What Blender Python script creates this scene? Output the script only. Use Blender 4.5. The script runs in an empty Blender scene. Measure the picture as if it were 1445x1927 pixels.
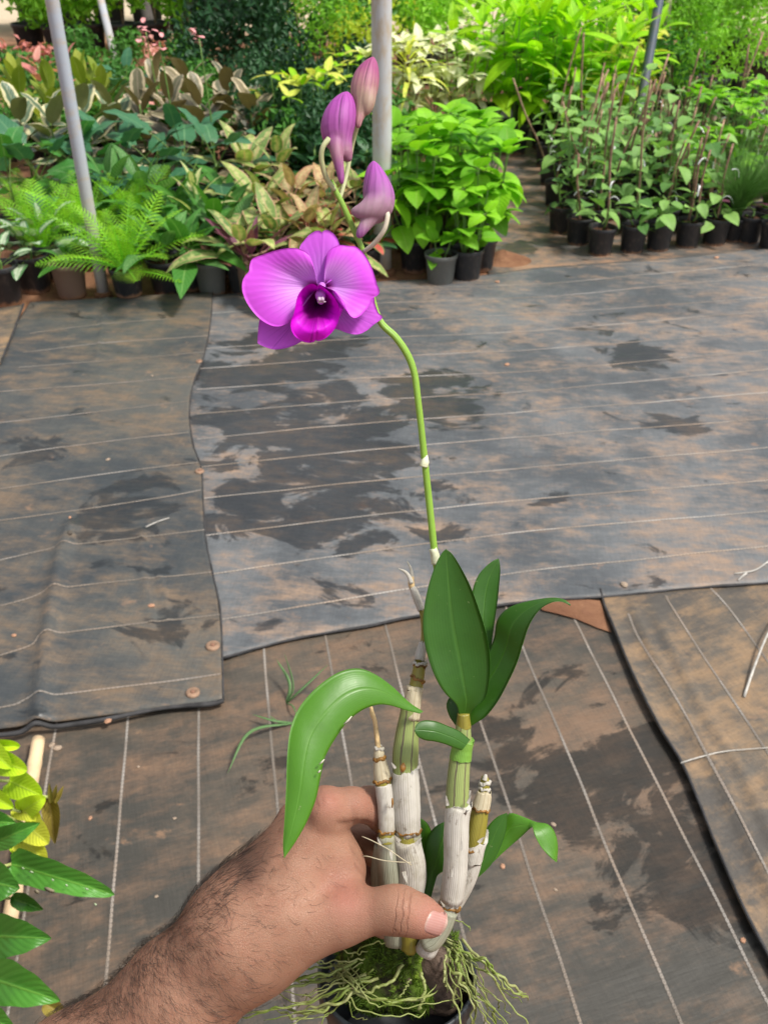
import bpy, math, random
import numpy as np
from mathutils import Vector, Matrix, noise as mnoise

scene = bpy.context.scene
COL = scene.collection
rnd = random.Random(7)

# ------------------------------------------------------------------ camera
F_PX, CX, CY = 1746.0, 722.5, 963.5            # focal length and centre in photograph pixels
PITCH, CAM_H = math.radians(34.4), 1.5
cam_data = bpy.data.cameras.new('camera')
cam = bpy.data.objects.new('camera', cam_data)
COL.objects.link(cam)
cam.location = (0, 0, CAM_H)
cam.rotation_euler = (math.radians(90) - PITCH, 0, 0)
cam_data.sensor_fit = 'VERTICAL'
cam_data.sensor_height = 24.0
cam_data.lens = 24.0 * F_PX / 1927.0
cam_data.clip_start = 0.02
cam_data.clip_end = 600
cam_data.dof.use_dof = True
cam_data.dof.focus_distance = 0.475
cam_data.dof.aperture_fstop = 17
scene.camera = cam

# ------------------------------------------------------------------ light
SUN_EL, SUN_AZ = math.radians(60), math.radians(105)     # azimuth measured from +Y towards +X
world = bpy.data.worlds.new('World')
scene.world = world
world.use_nodes = True
wn = world.node_tree.nodes
wl = world.node_tree.links
wn.clear()
sky = wn.new('ShaderNodeTexSky')
sky.sky_type = 'NISHITA'
sky.sun_disc = False
sky.sun_elevation = SUN_EL
sky.sun_rotation = SUN_AZ
sky.air_density = 1.0
sky.dust_density = 3.0
hs = wn.new('ShaderNodeHueSaturation')
hs.inputs['Saturation'].default_value = 0.32
bg = wn.new('ShaderNodeBackground')
bg.inputs['Strength'].default_value = 0.066
wo = wn.new('ShaderNodeOutputWorld')
wl.new(sky.outputs[0], hs.inputs['Color'])
wl.new(hs.outputs[0], bg.inputs['Color'])
wl.new(bg.outputs[0], wo.inputs['Surface'])

sun_data = bpy.data.lights.new('sun', 'SUN')
sun_data.energy = 1.5
sun_data.angle = math.radians(10)
sun_data.color = (1.0, 0.95, 0.87)
sun = bpy.data.objects.new('sun', sun_data)
COL.objects.link(sun)
sd = Vector((math.sin(SUN_AZ) * math.cos(SUN_EL), math.cos(SUN_AZ) * math.cos(SUN_EL), math.sin(SUN_EL)))
sun.rotation_euler = sd.to_track_quat('Z', 'Y').to_euler()
sun.location = sd * 20

scene.view_settings.view_transform = 'Standard'
scene.view_settings.look = 'None'
scene.view_settings.gamma = 1.0
scene.view_settings.use_curve_mapping = False
scene.view_settings.exposure = 1.52
scene.render.engine = 'CYCLES'
scene.cycles.max_bounces = 8
scene.cycles.transparent_max_bounces = 8
scene.cycles.use_denoising = True

# ------------------------------------------------------------------ pixel to place
CAM = Vector((0, 0, CAM_H))
RIGHT = Vector((1, 0, 0))
FWD = Vector((0, math.cos(PITCH), -math.sin(PITCH)))
UP = Vector((0, math.sin(PITCH), math.cos(PITCH)))

def P(px, py, d):
    return CAM + RIGHT * ((px - CX) / F_PX * d) + UP * ((CY - py) / F_PX * d) + FWD * d

def G(px, py, z=0.0):
    ray = RIGHT * ((px - CX) / F_PX) + UP * ((CY - py) / F_PX) + FWD
    t = (z - CAM_H) / ray.z
    return CAM + ray * t

def depth_of(p):
    return (Vector(p) - CAM).dot(FWD)

# ------------------------------------------------------------------ objects
def tag(o, label=None, cat=None, group=None, kind=None):
    if label: o['label'] = label
    if cat: o['category'] = cat
    if group: o['group'] = group
    if kind: o['kind'] = kind
    return o

def empty(name, loc, rz=0.0):
    o = bpy.data.objects.new(name, None)
    o.empty_display_size = 0.05
    o.location = loc
    o.rotation_euler = (0, 0, rz)
    COL.objects.link(o)
    return o

def make_mesh(name, verts, faces, mat=None, uv=None, smooth=True, attrs=None):
    me = bpy.data.meshes.new(name)
    me.from_pydata([tuple(map(float, v)) for v in verts], [], [tuple(map(int, f)) for f in faces])
    if uv is not None:
        lay = me.uv_layers.new(name='UVMap')
        idx = np.empty(len(me.loops), dtype=np.int32)
        me.loops.foreach_get('vertex_index', idx)
        lay.data.foreach_set('uv', np.asarray(uv, dtype=np.float32)[idx].ravel())
    if attrs:
        for k, a in attrs.items():
            at = me.attributes.new(k, 'FLOAT', 'POINT')
            at.data.foreach_set('value', np.asarray(a, dtype=np.float32))
    if smooth:
        me.polygons.foreach_set('use_smooth', np.ones(len(me.polygons), dtype=bool))
    if mat is not None:
        me.materials.append(mat)
    me.update()
    return me

def link(name, me, parent=None, loc=None, matrix=None):
    o = bpy.data.objects.new(name, me)
    COL.objects.link(o)
    if parent is not None: o.parent = parent
    if matrix is not None: o.matrix_basis = matrix
    elif loc is not None: o.location = loc
    return o

def mesh_obj(name, verts, faces, mat, parent=None, origin=None, uv=None, smooth=True, attrs=None):
    """A mesh given in world coordinates; origin is the parent's place (or its own)."""
    o0 = Vector(origin) if origin is not None else Vector((0, 0, 0))
    vv = np.asarray(verts, dtype=float) - np.array(o0)
    me = make_mesh(name, vv, faces, mat, uv, smooth, attrs)
    return link(name, me, parent, loc=None if parent is not None else o0)

def catmull(pts, n):
    p = np.asarray(pts, dtype=float)
    if len(p) == 2:
        t = np.linspace(0, 1, n)[:, None]
        return p[0] * (1 - t) + p[1] * t
    q = np.vstack([2 * p[0] - p[1], p, 2 * p[-1] - p[-2]])
    seg = np.linalg.norm(np.diff(p[:, :3], axis=0), axis=1)
    cum = np.concatenate([[0], np.cumsum(seg)])
    ts = np.linspace(0, cum[-1], n)
    out = []
    for t in ts:
        k = min(max(np.searchsorted(cum, t, side='right') - 1, 0), len(p) - 2)
        u = (t - cum[k]) / max(cum[k + 1] - cum[k], 1e-12)
        a, b, c, d = q[k], q[k + 1], q[k + 2], q[k + 3]
        out.append(0.5 * (2 * b + (c - a) * u + (2 * a - 5 * b + 4 * c - d) * u * u + (3 * b - a - 3 * c + d) * u ** 3))
    return np.array(out)

def tube(pts, radii, sides=8, cap=True, flat=1.0):
    """verts, faces, uv of a tube through pts"""
    p = np.asarray(pts, dtype=float)
    n = len(p)
    r = np.broadcast_to(np.asarray(radii, dtype=float), (n,))
    tan = np.gradient(p, axis=0)
    tan /= np.maximum(np.linalg.norm(tan, axis=1), 1e-12)[:, None]
    ref = np.array([0, 0, 1.0]) if abs(tan[0][2]) < 0.9 else np.array([1.0, 0, 0])
    a = np.cross(tan[0], ref); a /= np.linalg.norm(a)
    verts, uv = [], []
    L = np.concatenate([[0], np.cumsum(np.linalg.norm(np.diff(p, axis=0), axis=1))])
    for i in range(n):
        a = a - tan[i] * a.dot(tan[i]); a /= max(np.linalg.norm(a), 1e-12)
        b = np.cross(tan[i], a)
        for k in range(sides):
            th = 2 * math.pi * k / sides
            verts.append(p[i] + r[i] * (math.cos(th) * a + flat * math.sin(th) * b))
            uv.append((k / sides, L[i]))
    faces = []
    for i in range(n - 1):
        for k in range(sides):
            k2 = (k + 1) % sides
            faces.append((i * sides + k, i * sides + k2, (i + 1) * sides + k2, (i + 1) * sides + k))
    if cap:
        faces.append(tuple(range(sides - 1, -1, -1)))
        faces.append(tuple((n - 1) * sides + k for k in range(sides)))
    return verts, faces, uv

class MB:
    """collects pieces into one mesh"""
    def __init__(s): s.v, s.f, s.u = [], [], []
    def add(s, v, f, u=None):
        o = len(s.v)
        s.v.extend([tuple(x) for x in v])
        s.f.extend([tuple(i + o for i in q) for q in f])
        s.u.extend(u if u is not None else [(0, 0)] * len(v))
    def tube(s, *a, **k): s.add(*tube(*a, **k))
    def mesh(s, name, mat, smooth=True): return make_mesh(name, s.v, s.f, mat, s.u, smooth)

# ------------------------------------------------------------------ materials
class M:
    def __init__(s, name):
        s.m = bpy.data.materials.new(name)
        s.m.use_nodes = True
        s.t = s.m.node_tree
        s.t.nodes.clear()
        s.out = s.t.nodes.new('ShaderNodeOutputMaterial')
    def n(s, typ, props=None, **inp):
        nd = s.t.nodes.new(typ)
        for k, v in (props or {}).items(): setattr(nd, k, v)
        for k, v in inp.items(): s.set(nd.inputs[k.replace('_', ' ')], v)
        return nd
    def set(s, sock, v):
        if isinstance(v, bpy.types.NodeSocket): s.t.links.new(v, sock)
        elif isinstance(v, bpy.types.Node): s.t.links.new(v.outputs[0], sock)
        else:
            if isinstance(v, (tuple, list)) and len(v) == 3 and sock.type == 'RGBA': v = (*v, 1)
            sock.default_value = v
    def math(s, op, a, b=0.0, c=None, clamp=False):
        nd = s.t.nodes.new('ShaderNodeMath'); nd.operation = op; nd.use_clamp = clamp
        s.set(nd.inputs[0], a); s.set(nd.inputs[1], b)
        if c is not None: s.set(nd.inputs[2], c)
        return nd.outputs[0]
    def mix(s, fac, a, b, blend='MIX'):
        nd = s.t.nodes.new('ShaderNodeMix'); nd.data_type = 'RGBA'; nd.blend_type = blend
        s.set(nd.inputs[0], fac); s.set(nd.inputs[6], a); s.set(nd.inputs[7], b)
        return nd.outputs[2]
    def step(s, x, lo, hi):
        nd = s.t.nodes.new('ShaderNodeMapRange'); nd.interpolation_type = 'SMOOTHSTEP'
        s.set(nd.inputs[0], x); nd.inputs[1].default_value = lo; nd.inputs[2].default_value = hi
        nd.inputs[3].default_value = 0; nd.inputs[4].default_value = 1
        return nd.outputs[0]
    def noise(s, scale, detail=4, rough=0.55, vec=None, dist=0.0, col=False):
        nd = s.t.nodes.new('ShaderNodeTexNoise')
        nd.inputs['Scale'].default_value = scale; nd.inputs['Detail'].default_value = detail
        nd.inputs['Roughness'].default_value = rough; nd.inputs['Distortion'].default_value = dist
        if vec is not None: s.set(nd.inputs['Vector'], vec)
        return nd.outputs[1 if col else 0]
    def pos(s): return s.n('ShaderNodeNewGeometry').outputs['Position']
    def objco(s): return s.n('ShaderNodeTexCoord').outputs['Object']
    def uvs(s):
        uvn = s.n('ShaderNodeUVMap')
        sp = s.n('ShaderNodeSeparateXYZ', Vector=uvn.outputs[0])
        return sp.outputs[0], sp.outputs[1]
    def rand(s): return s.n('ShaderNodeObjectInfo').outputs['Random']
    def attr(s, nm): return s.n('ShaderNodeAttribute', {'attribute_name': nm}).outputs['Fac']
    def scalevec(s, v, x, y, z):
        nd = s.n('ShaderNodeMapping'); s.set(nd.inputs['Vector'], v); nd.inputs['Scale'].default_value = (x, y, z)
        return nd.outputs[0]
    def bump(s, h, strength=0.3, dist=0.01):
        return s.n('ShaderNodeBump', Height=h, Strength=strength, Distance=dist).outputs[0]
    def principled(s, **inp):
        nd = s.n('ShaderNodeBsdfPrincipled')
        for k, v in inp.items(): s.set(nd.inputs[k.replace('_', ' ')], v)
        return nd.outputs[0]
    def done(s, sh):
        s.t.links.new(sh, s.out.inputs['Surface'])
        return s.m

def simple(name, col, rough=0.6, var=0.15, scale=40.0, bump=0.1, bdist=0.002, spec=0.4):
    m = M(name)
    nz = m.noise(scale, 5, vec=m.objco())
    c = m.mix(m.step(nz, 0.3, 0.7), tuple(x * (1 - var) for x in col), tuple(min(1, x * (1 + var)) for x in col))
    return m.done(m.principled(Base_Color=c, Roughness=rough, Specular_IOR_Level=spec, Normal=m.bump(nz, bump, bdist)))

def leaf_mat(name, base, alt=None, rib=None, pattern='plain', second=None, third=None, back=None, petiole=None,
             rough=0.5, trans=0.28, var=0.35, freq=11.0, veins=1.0, parallel=0.0):
    m = M(name)
    u, v = m.uvs()
    alt = alt or tuple(x * 0.7 for x in base)
    rib = rib or tuple(min(1, x * 1.5 + 0.02) for x in base)
    r = m.rand()
    oc = m.objco()
    col = m.mix(r, base, alt)
    nz = m.noise(6, 3, vec=oc)
    au = m.math('ABSOLUTE', m.math('MULTIPLY', m.math('SUBTRACT', u, 0.5), 2.0))     # 0 at the rib, 1 at the edge
    if pattern == 'margin':
        k = m.step(m.math('ADD', au, m.math('MULTIPLY', m.math('SUBTRACT', m.noise(5, 3, vec=oc), 0.5), 0.7)), 0.55, 0.72)
        col = m.mix(k, col, second)
    elif pattern == 'stripes':
        ph = m.math('ADD', m.math('MULTIPLY', v, freq), m.math('MULTIPLY', au, -2.2))
        w = m.math('SINE', m.math('MULTIPLY', ph, 6.283))
        k = m.math('MULTIPLY', m.step(w, 0.1, 0.7), m.step(au, 0.98, 0.7))
        col = m.mix(m.math('MULTIPLY', k, 0.8), col, second)
    elif pattern == 'center':
        k = m.step(m.math('ADD', au, m.math('MULTIPLY', m.math('SUBTRACT', m.noise(7, 4, vec=oc), 0.5), 1.0)), 0.75, 0.35)
        col = m.mix(k, col, second)
    elif pattern == 'aglao':
        sp = m.noise(9, 4, 0.6, vec=oc)
        k = m.step(m.math('ADD', sp, m.math('MULTIPLY', au, 0.22)), 0.48, 0.60)
        col = m.mix(k, second, col)
        e = m.step(m.math('ADD', au, m.math('MULTIPLY', nz, 0.3)), 0.98, 1.12)
        col = m.mix(e, col, third)
    elif pattern == 'speckle':
        k = m.step(m.noise(9, 4, 0.65, vec=oc), 0.47, 0.56)
        col = m.mix(k, col, second)
    ribk = m.step(au, 0.09, 0.02)
    col = m.mix(m.math('MULTIPLY', ribk, 0.4 + 0.35 * veins), col, third if pattern == 'aglao' else rib)
    side = m.math('SINE', m.math('MULTIPLY', m.math('ADD', m.math('MULTIPLY', v, 9.0), m.math('MULTIPLY', au, -2.5)), 6.283))
    col = m.mix(m.math('MULTIPLY', m.step(side, 0.7, 1.0), 0.18 * veins), col, rib)
    if parallel > 0:
        pl_ = m.math('SINE', m.math('MULTIPLY', u, 6.283 * 21))
        col = m.mix(m.math('MULTIPLY', m.step(pl_, -0.2, 1.0), parallel), col, rib)
        blot = m.noise(55, 5, 0.65, vec=oc)
        col = m.mix(m.math('MULTIPLY', m.step(blot, 0.5, 0.72), 0.35), col, tuple(x * 0.6 for x in base))
        spk = m.noise(330, 3, 0.6, vec=oc)
        col = m.mix(m.math('MULTIPLY', m.step(spk, 0.68, 0.76), 0.5), col, (0.30, 0.36, 0.16))
        rough = m.math('ADD', rough - 0.14, m.math('MULTIPLY', blot, 0.34))
    f = m.math('ADD', (1.12 if parallel == 0 else 0.96) - var * 0.6, m.math('MULTIPLY', r, var * 1.0))
    f = m.math('MULTIPLY', f, m.math('ADD', 0.85, m.math('MULTIPLY', nz, 0.3)))
    cc = m.n('ShaderNodeCombineXYZ', X=f, Y=f, Z=f)
    col = m.mix(1.0, col, cc.outputs[0], 'MULTIPLY')
    if back is not None:
        col = m.mix(m.n('ShaderNodeNewGeometry').outputs['Backfacing'], col, back)
    if petiole is not None:
        col = m.mix(m.step(v, 0.0, -0.01), col, petiole)
    hgt = m.math('ADD', m.math('MULTIPLY', side, 0.5 * veins), m.math('MULTIPLY', ribk, -1.2))
    if parallel > 0: hgt = m.math('ADD', m.math('MULTIPLY', hgt, 0.15), m.math('ADD', m.math('MULTIPLY', pl_, 0.008), m.math('MULTIPLY', m.noise(40, 4, vec=oc), 0.5)))
    sh = m.principled(Base_Color=col, Roughness=rough, Specular_IOR_Level=0.28 if parallel == 0 else 0.5, Normal=m.bump(hgt, 0.25, 0.004))
    tcol = m.mix(1.0, col, (1.25, 1.35, 0.7, 1), 'MULTIPLY')
    tr = m.n('ShaderNodeBsdfTranslucent', Color=tcol)
    ms = m.n('ShaderNodeMixShader', Fac=trans)
    m.t.links.new(sh, ms.inputs[1]); m.t.links.new(tr.outputs[0], ms.inputs[2])
    return m.done(ms.outputs[0])
# ================================================================== SETTING
def soil_mat():
    m = M('red_soil')
    p = m.pos()
    a = m.noise(2.2, 7, 0.6, vec=p)
    b = m.noise(28, 6, 0.65, vec=p)
    c = m.mix(m.step(a, 0.35, 0.65), (0.14, 0.063, 0.034), (0.28, 0.145, 0.08))
    c = m.mix(m.math('MULTIPLY', m.step(b, 0.45, 0.7), 0.5), c, (0.14, 0.065, 0.04))
    far = m.n('ShaderNodeSeparateXYZ', Vector=p).outputs[1]
    c = m.mix(m.step(far, 11.0, 13.5), c, (0.52, 0.42, 0.30))
    return m.done(m.principled(Base_Color=c, Roughness=0.9, Specular_IOR_Level=0.2, Normal=m.bump(b, 0.5, 0.02)))
SOIL = soil_mat()

def weed_mat_material(name, dry, dark, dust, dust_lo, dust_hi, wets, thread_dir=0.0, wetcol=0.42, seed=0.0):
    m = M(name)
    p0 = m.pos()
    mp = m.n('ShaderNodeMapping'); m.set(mp.inputs['Vector'], p0)
    mp.inputs['Location'].default_value = (seed, seed * 1.7, 0)
    p = mp.outputs[0]
    rot = m.n('ShaderNodeMapping'); m.set(rot.inputs['Vector'], p); rot.inputs['Rotation'].default_value = (0, 0, thread_dir)
    pr = rot.outputs[0]
    big = m.noise(1.6, 5, 0.6, vec=p, dist=0.4)
    mid = m.noise(7.5, 9, 0.74, vec=m.scalevec(pr, 0.5, 1.0, 1.0), dist=0.25)
    fine = m.noise(26, 6, 0.7, vec=m.scalevec(pr, 0.5, 1.0, 1.0))
    thr1 = m.noise(330, 2, 0.5, vec=m.scalevec(pr, 0.05, 1.0, 1.0))
    thr2 = m.noise(330, 2, 0.5, vec=m.scalevec(pr, 1.0, 0.05, 1.0))
    col = m.mix(m.step(m.math('ADD', big, m.math('MULTIPLY', m.math('SUBTRACT', fine, 0.5), 0.35)), 0.34, 0.66), dark, dry)
    d = m.math('ADD', m.math('MULTIPLY', mid, 0.62), m.math('MULTIPLY', fine, 0.38))
    d = m.math('ADD', d, m.math('MULTIPLY', m.math('SUBTRACT', big, 0.5), 0.25))
    col = m.mix(m.math('MULTIPLY', m.step(d, dust_lo, dust_hi), 0.80), col, dust)
    spot = m.noise(11, 8, 0.68, vec=m.scalevec(p, 1.0, 1.3, 1.0), dist=0.15)
    col = m.mix(m.math('MULTIPLY', m.step(spot, 0.60, 0.76), 0.6), col, (0.34, 0.195, 0.11))
    w = None
    for (cx, cy, r) in wets:
        dd = m.n('ShaderNodeVectorMath', {'operation': 'DISTANCE'})
        m.set(dd.inputs[0], p0); dd.inputs[1].default_value = (cx, cy, 0)
        fall = m.math('SUBTRACT', 1.0, m.math('DIVIDE', dd.outputs['Value'], r), clamp=True)
        w = fall if w is None else m.math('MAXIMUM', w, fall)
    if w is not None:
        wn_ = m.noise(6.0, 9, 0.66, vec=m.scalevec(pr, 0.8, 1.25, 1.0), dist=0.8)
        wm = m.step(m.math('ADD', wn_, m.math('MULTIPLY', w, 0.28)), 0.595, 0.655)
    else:
        wm = m.step(m.noise(2.4, 4, 0.5, vec=p, dist=1.0), 0.72, 0.74)
    hue = m.mix(0.5, col, dark)
    wet = m.mix(1.0, hue, (wetcol, wetcol, wetcol, 1), 'MULTIPLY')
    wet = m.mix(m.math('MULTIPLY', m.step(fine, 0.5, 0.75), 0.25), wet, (0.10, 0.075, 0.05))
    col = m.mix(wm, col, wet)
    grit = m.noise(150, 5, 0.75, vec=p)
    tf = m.math('ADD', 0.30, m.math('ADD', m.math('MULTIPLY', m.math('ADD', thr1, thr2), 0.42), m.math('MULTIPLY', grit, 0.56)))
    col = m.mix(1.0, col, m.n('ShaderNodeCombineXYZ', X=tf, Y=tf, Z=tf).outputs[0], 'MULTIPLY')
    ro = m.math('SUBTRACT', 0.56, m.math('MULTIPLY', wm, 0.22))
    wr = m.noise(7, 4, 0.55, vec=m.scalevec(pr, 0.35, 1.0, 1.0), dist=0.5)
    h = m.math('ADD', m.math('MULTIPLY', wr, 1.0), m.math('MULTIPLY', m.math('ADD', thr1, thr2), 0.05))
    return m.done(m.principled(Base_Color=col, Roughness=ro, Specular_IOR_Level=0.38, Normal=m.bump(h, 0.35, 0.02)))

def stitch_material(lo, gain):
    m = M('stitch_thread')
    u, v = m.uvs()
    p = m.pos()
    # a chain of small loops: bright rings on a dark slit
    ph = m.math('FRACT', m.math('MULTIPLY', v, 1 / 0.0100))
    dx = m.math('MULTIPLY', m.math('SUBTRACT', u, 0.5), 2.0)
    dy = m.math('MULTIPLY', m.math('SUBTRACT', ph, 0.5), 2.0)
    rr = m.math('SQRT', m.math('ADD', m.math('POWER', dx, 2), m.math('POWER', dy, 2)))
    ring = m.math('MULTIPLY', m.math('ADD', 0.55, m.math('MULTIPLY', m.step(rr, 0.1, 0.5), 0.45)), m.step(rr, 1.12, 0.78))
    wear = m.step(m.noise(2.6, 6, 0.7, vec=p), 0.43, 0.62)
    dust = m.noise(4.0, 4, 0.6, vec=p)
    bright = m.mix(m.step(dust, 0.4, 0.62), (0.46, 0.44, 0.41), (0.40, 0.30, 0.22))
    dull = (0.15, 0.125, 0.10)
    c = m.mix(m.math('ADD', lo, m.math('MULTIPLY', wear, gain)), dull, bright)
    c = m.mix(m.math('MULTIPLY', m.math('SUBTRACT', 1.0, ring), 0.85), c, (0.105, 0.09, 0.075))
    return m.done(m.principled(Base_Color=c, Roughness=0.6, Normal=m.bump(ring, 0.5, 0.003)))
STITCH = stitch_material(0.30, 0.62)
STITCH_FAINT = stitch_material(0.04, 0.46)
HEM = simple('dark_mat_edge', (0.035, 0.034, 0.035), 0.75, 0.4, 30, 0.3, 0.004)

def wob(x, y, s, seed): return mnoise.noise(Vector((x * s + seed, y * s - seed * 0.7, seed)))

class Mat:
    """A laid sheet of woven ground cloth: a ruled patch between two pixel polylines (both run the same way)."""
    def __init__(s, name, label, edge_a, edge_b, z, mat, na=90, nb=70, amp=0.004, seed=1.0, extra=None, group='woven ground cloths', bright=False):
        s.bright = bright
        A = catmull([tuple(G(*p)) for p in edge_a], na)
        B = catmull([tuple(G(*p)) for p in edge_b], na)
        s.z, s.amp, s.seed, s.extra = z, amp, seed, extra
        s.org = Vector(((A[:, 0].mean() + B[:, 0].mean()) / 2, (A[:, 1].mean() + B[:, 1].mean()) / 2, 0))
        verts, faces = [], []
        for i in range(na):
            for j in range(nb):
                t = j / (nb - 1)
                q = A[i] * (1 - t) + B[i] * t
                verts.append((q[0], q[1], s.h(q[0], q[1])))
        for i in range(na - 1):
            for j in range(nb - 1):
                a = i * nb + j
                faces.append((a, a + 1, a + nb + 1, a + nb))
        # skirt so that the sheet has an edge
        loop = [j for j in range(nb)] + [i * nb + nb - 1 for i in range(1, na)] + \
               [(na - 1) * nb + j for j in range(nb - 2, -1, -1)] + [i * nb for i in range(na - 2, 0, -1)]
        base = len(verts)
        for k in loop:
            x, y, zz = verts[k]; verts.append((x, y, zz - 0.0035))
        for k in range(len(loop)):
            k2 = (k + 1) % len(loop)
            faces.append((loop[k2], loop[k], base + k, base + k2))
        s.o = mesh_obj(name, verts, faces, mat, None, s.org)
        tag(s.o, label, 'ground cloth', group)
    def h(s, x, y):
        z = s.z + s.amp * (wob(x, y, 1.6, s.seed) + 0.45 * wob(x, y, 5.0, s.seed + 3))
        if s.extra: z += s.extra(x, y)
        return z
    def stitch(s, pxpts, width=0.0056, n=140):
        c = catmull([tuple(G(*p)) for p in pxpts], n)
        t = np.gradient(c, axis=0); t[:, 2] = 0
        t /= np.linalg.norm(t, axis=1)[:, None]
        nrm = np.stack([-t[:, 1], t[:, 0], t[:, 2] * 0], axis=1)
        L = np.concatenate([[0], np.cumsum(np.linalg.norm(np.diff(c, axis=0), axis=1))])
        v, f, uv = [], [], []
        for i in range(n):
            j = 0.0022 * wob(c[i][0], c[i][1], 6, s.seed)
            for k, (sd_, hh) in enumerate(((-1, 0.0008), (0, 0.0022), (1, 0.0008))):
                q = c[i] + nrm[i] * (sd_ * width / 2 + j)
                v.append((q[0], q[1], s.h(q[0], q[1]) + hh)); uv.append((k / 2, L[i]))
        for i in range(n - 1):
            for k in range(2):
                a = i * 3 + k
                f.append((a, a + 1, a + 4, a + 3))
        return mesh_obj('stitch_line', v, f, STITCH if s.bright else STITCH_FAINT, s.o, s.org, uv)
    def hem(s, pxpts, r=0.004, n=110, squash=0.55, lift=0.0):
        c = catmull([tuple(G(*p)) for p in pxpts], n)
        for i in range(n):
            c[i][2] = s.h(c[i][0], c[i][1]) + lift + 0.0018 * wob(c[i][0], c[i][1], 14, 5)
        rr = [r * (1 + 0.5 * wob(c[i][0], c[i][1], 11, 9)) for i in range(n)]
        v, f, uv = tube(c, rr, 7)
        return mesh_obj('rolled_edge', v, f, HEM, s.o, s.org, uv)

# ---- ground
gm = MB()
gx = np.concatenate([[-300, -80, -25, -10], np.linspace(-6, 6, 61), [10, 25, 80, 300]])
gy = np.concatenate([[-60, -15, -3], np.linspace(-1, 17, 91), [25, 60, 150, 300]])
gv = []
for y in gy:
    for x in gx:
        near = 1.0 if (abs(x) < 6 and 3.4 < y < 17) else 0.0
        gv.append((x, y, -0.002 + near * 0.012 * min(0.0, wob(x, y, 1.3, 2.0))))
gf = []
nx = len(gx)
for j in range(len(gy) - 1):
    for i in range(nx - 1):
        a = j * nx + i
        gf.append((a, a + 1, a + nx + 1, a + nx))
ground = mesh_obj('ground', gv, gf, SOIL)
tag(ground, 'reddish brown bare soil under and between the ground cloths', None, None, 'structure')
ground['category'] = 'ground'

def gw(px, py, r):
    p = G(px, py); return (p.x, p.y, r)

MAT_MAIN = weed_mat_material('weed_cloth_grey_blue', (0.132, 0.139, 0.144), (0.062, 0.068, 0.074), (0.315, 0.205, 0.128), 0.455, 0.68,
    [gw(600, 840, 0.55), gw(500, 700, 0.45), gw(640, 960, 0.42), gw(800, 760, 0.3), gw(1190, 675, 0.22), gw(1270, 810, 0.13), gw(1030, 940, 0.1), gw(470, 960, 0.3)], 0.09, 0.42)
MAT_LEFT = weed_mat_material('weed_cloth_olive', (0.082, 0.082, 0.074), (0.038, 0.044, 0.048), (0.180, 0.120, 0.072), 0.44, 0.68,
    [gw(230, 970, 0.22), gw(60, 860, 0.15), gw(330, 1190, 0.16)], 0.10, 0.55, seed=3.7)
MAT_NEAR = weed_mat_material('weed_cloth_brown', (0.092, 0.075, 0.056), (0.046, 0.043, 0.036), (0.178, 0.108, 0.066), 0.43, 0.66,
    [gw(1240, 1600, 0.24), gw(1180, 1450, 0.2), gw(1080, 1560, 0.16), gw(1010, 1450, 0.16), gw(1300, 1690, 0.16), gw(560, 1430, 0.13)], -0.3, 0.5, seed=8.1)
MAT_RIGHT = weed_mat_material('weed_cloth_tan', (0.128, 0.105, 0.078), (0.065, 0.058, 0.05), (0.26, 0.165, 0.088), 0.43, 0.62,
    [], -0.42, 0.55, seed=12.4)
MAT_REAR = weed_mat_material('weed_cloth_dusty', (0.13, 0.12, 0.108), (0.075, 0.07, 0.065), (0.33, 0.19, 0.11), 0.44, 0.60,
    [gw(1000, 470, 0.2)], 0.1, 0.5, seed=17.0)

# near brown cloth (lowest)
near = Mat('weed_cloth', 'brown stained woven ground cloth in the foreground with stitch lines running away',
           [(-700, 2300), (-500, 1700), (-330, 1300), (-250, 1010)], [(2300, 2300), (2000, 1700), (1750, 1300), (1600, 1010)],
           0.008, MAT_NEAR, 70, 110, 0.003, 1.0)
for x0 in (1144, 1015, 882, 755, 630, 503, 375, 247, 119, -10, -140, 1275, 1405):
    f = lambda y: 373 + (x0 - 373) * (y + 234) / 1534.0
    near.stitch([(f(1120), 1120), (f(1400), 1400), (f(2100), 2100)])

# red soil patch on top of a tear, then the right cloth with its folded edge
ridge_px = [(1126, 1118), (1140, 1170), (1188, 1290), (1235, 1385), (1280, 1460), (1345, 1620), (1400, 1745), (1450, 1840), (1570, 2080)]
_ridge = np.array([tuple(G(*p))[:2] for p in ridge_px])
def dist_poly(x, y, pl):
    a, b = pl[:-1], pl[1:]
    ab = b - a
    t = np.clip(((np.array([x, y]) - a) * ab).sum(1) / (ab * ab).sum(1), 0, 1)
    q = a + ab * t[:, None]
    return float(np.sqrt(((q - np.array([x, y])) ** 2).sum(1).min()))
RY0 = G(1200, 1132).y
right = Mat('weed_cloth', 'tan dusty ground cloth at lower right with a dark folded left edge',
            ridge_px, [(1700, 1090), (1725, 1140), (1800, 1230), (1850, 1320), (1900, 1390), (2000, 1530), (2080, 1640), (2150, 1720), (2400, 1900)],
            0.016, MAT_RIGHT, 120, 80, 0.003, 2.0,
            extra=lambda x, y: min(1.0, max(0.0, (RY0 - y) / 0.12)) * (lambda d: 0.011 * math.exp(-(d / 0.018) ** 2) + 0.008 * math.exp(-((d - 0.07) / 0.014) ** 2) + 0.005 * math.exp(-((d - 0.12) / 0.014) ** 2))(dist_poly(x, y, _ridge)))
right.hem([(p[0] + 2, p[1]) for p in ridge_px], 0.0026)
right.stitch([(1180, 1165), (1203, 1221), (1296, 1379), (1441, 1660), (1520, 1810)])
right.stitch([(1250, 1130), (1269, 1163), (1440, 1427), (1600, 1670)])
right.stitch([(1330, 1110), (1366, 1150), (1443, 1256), (1600, 1470)])

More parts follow.
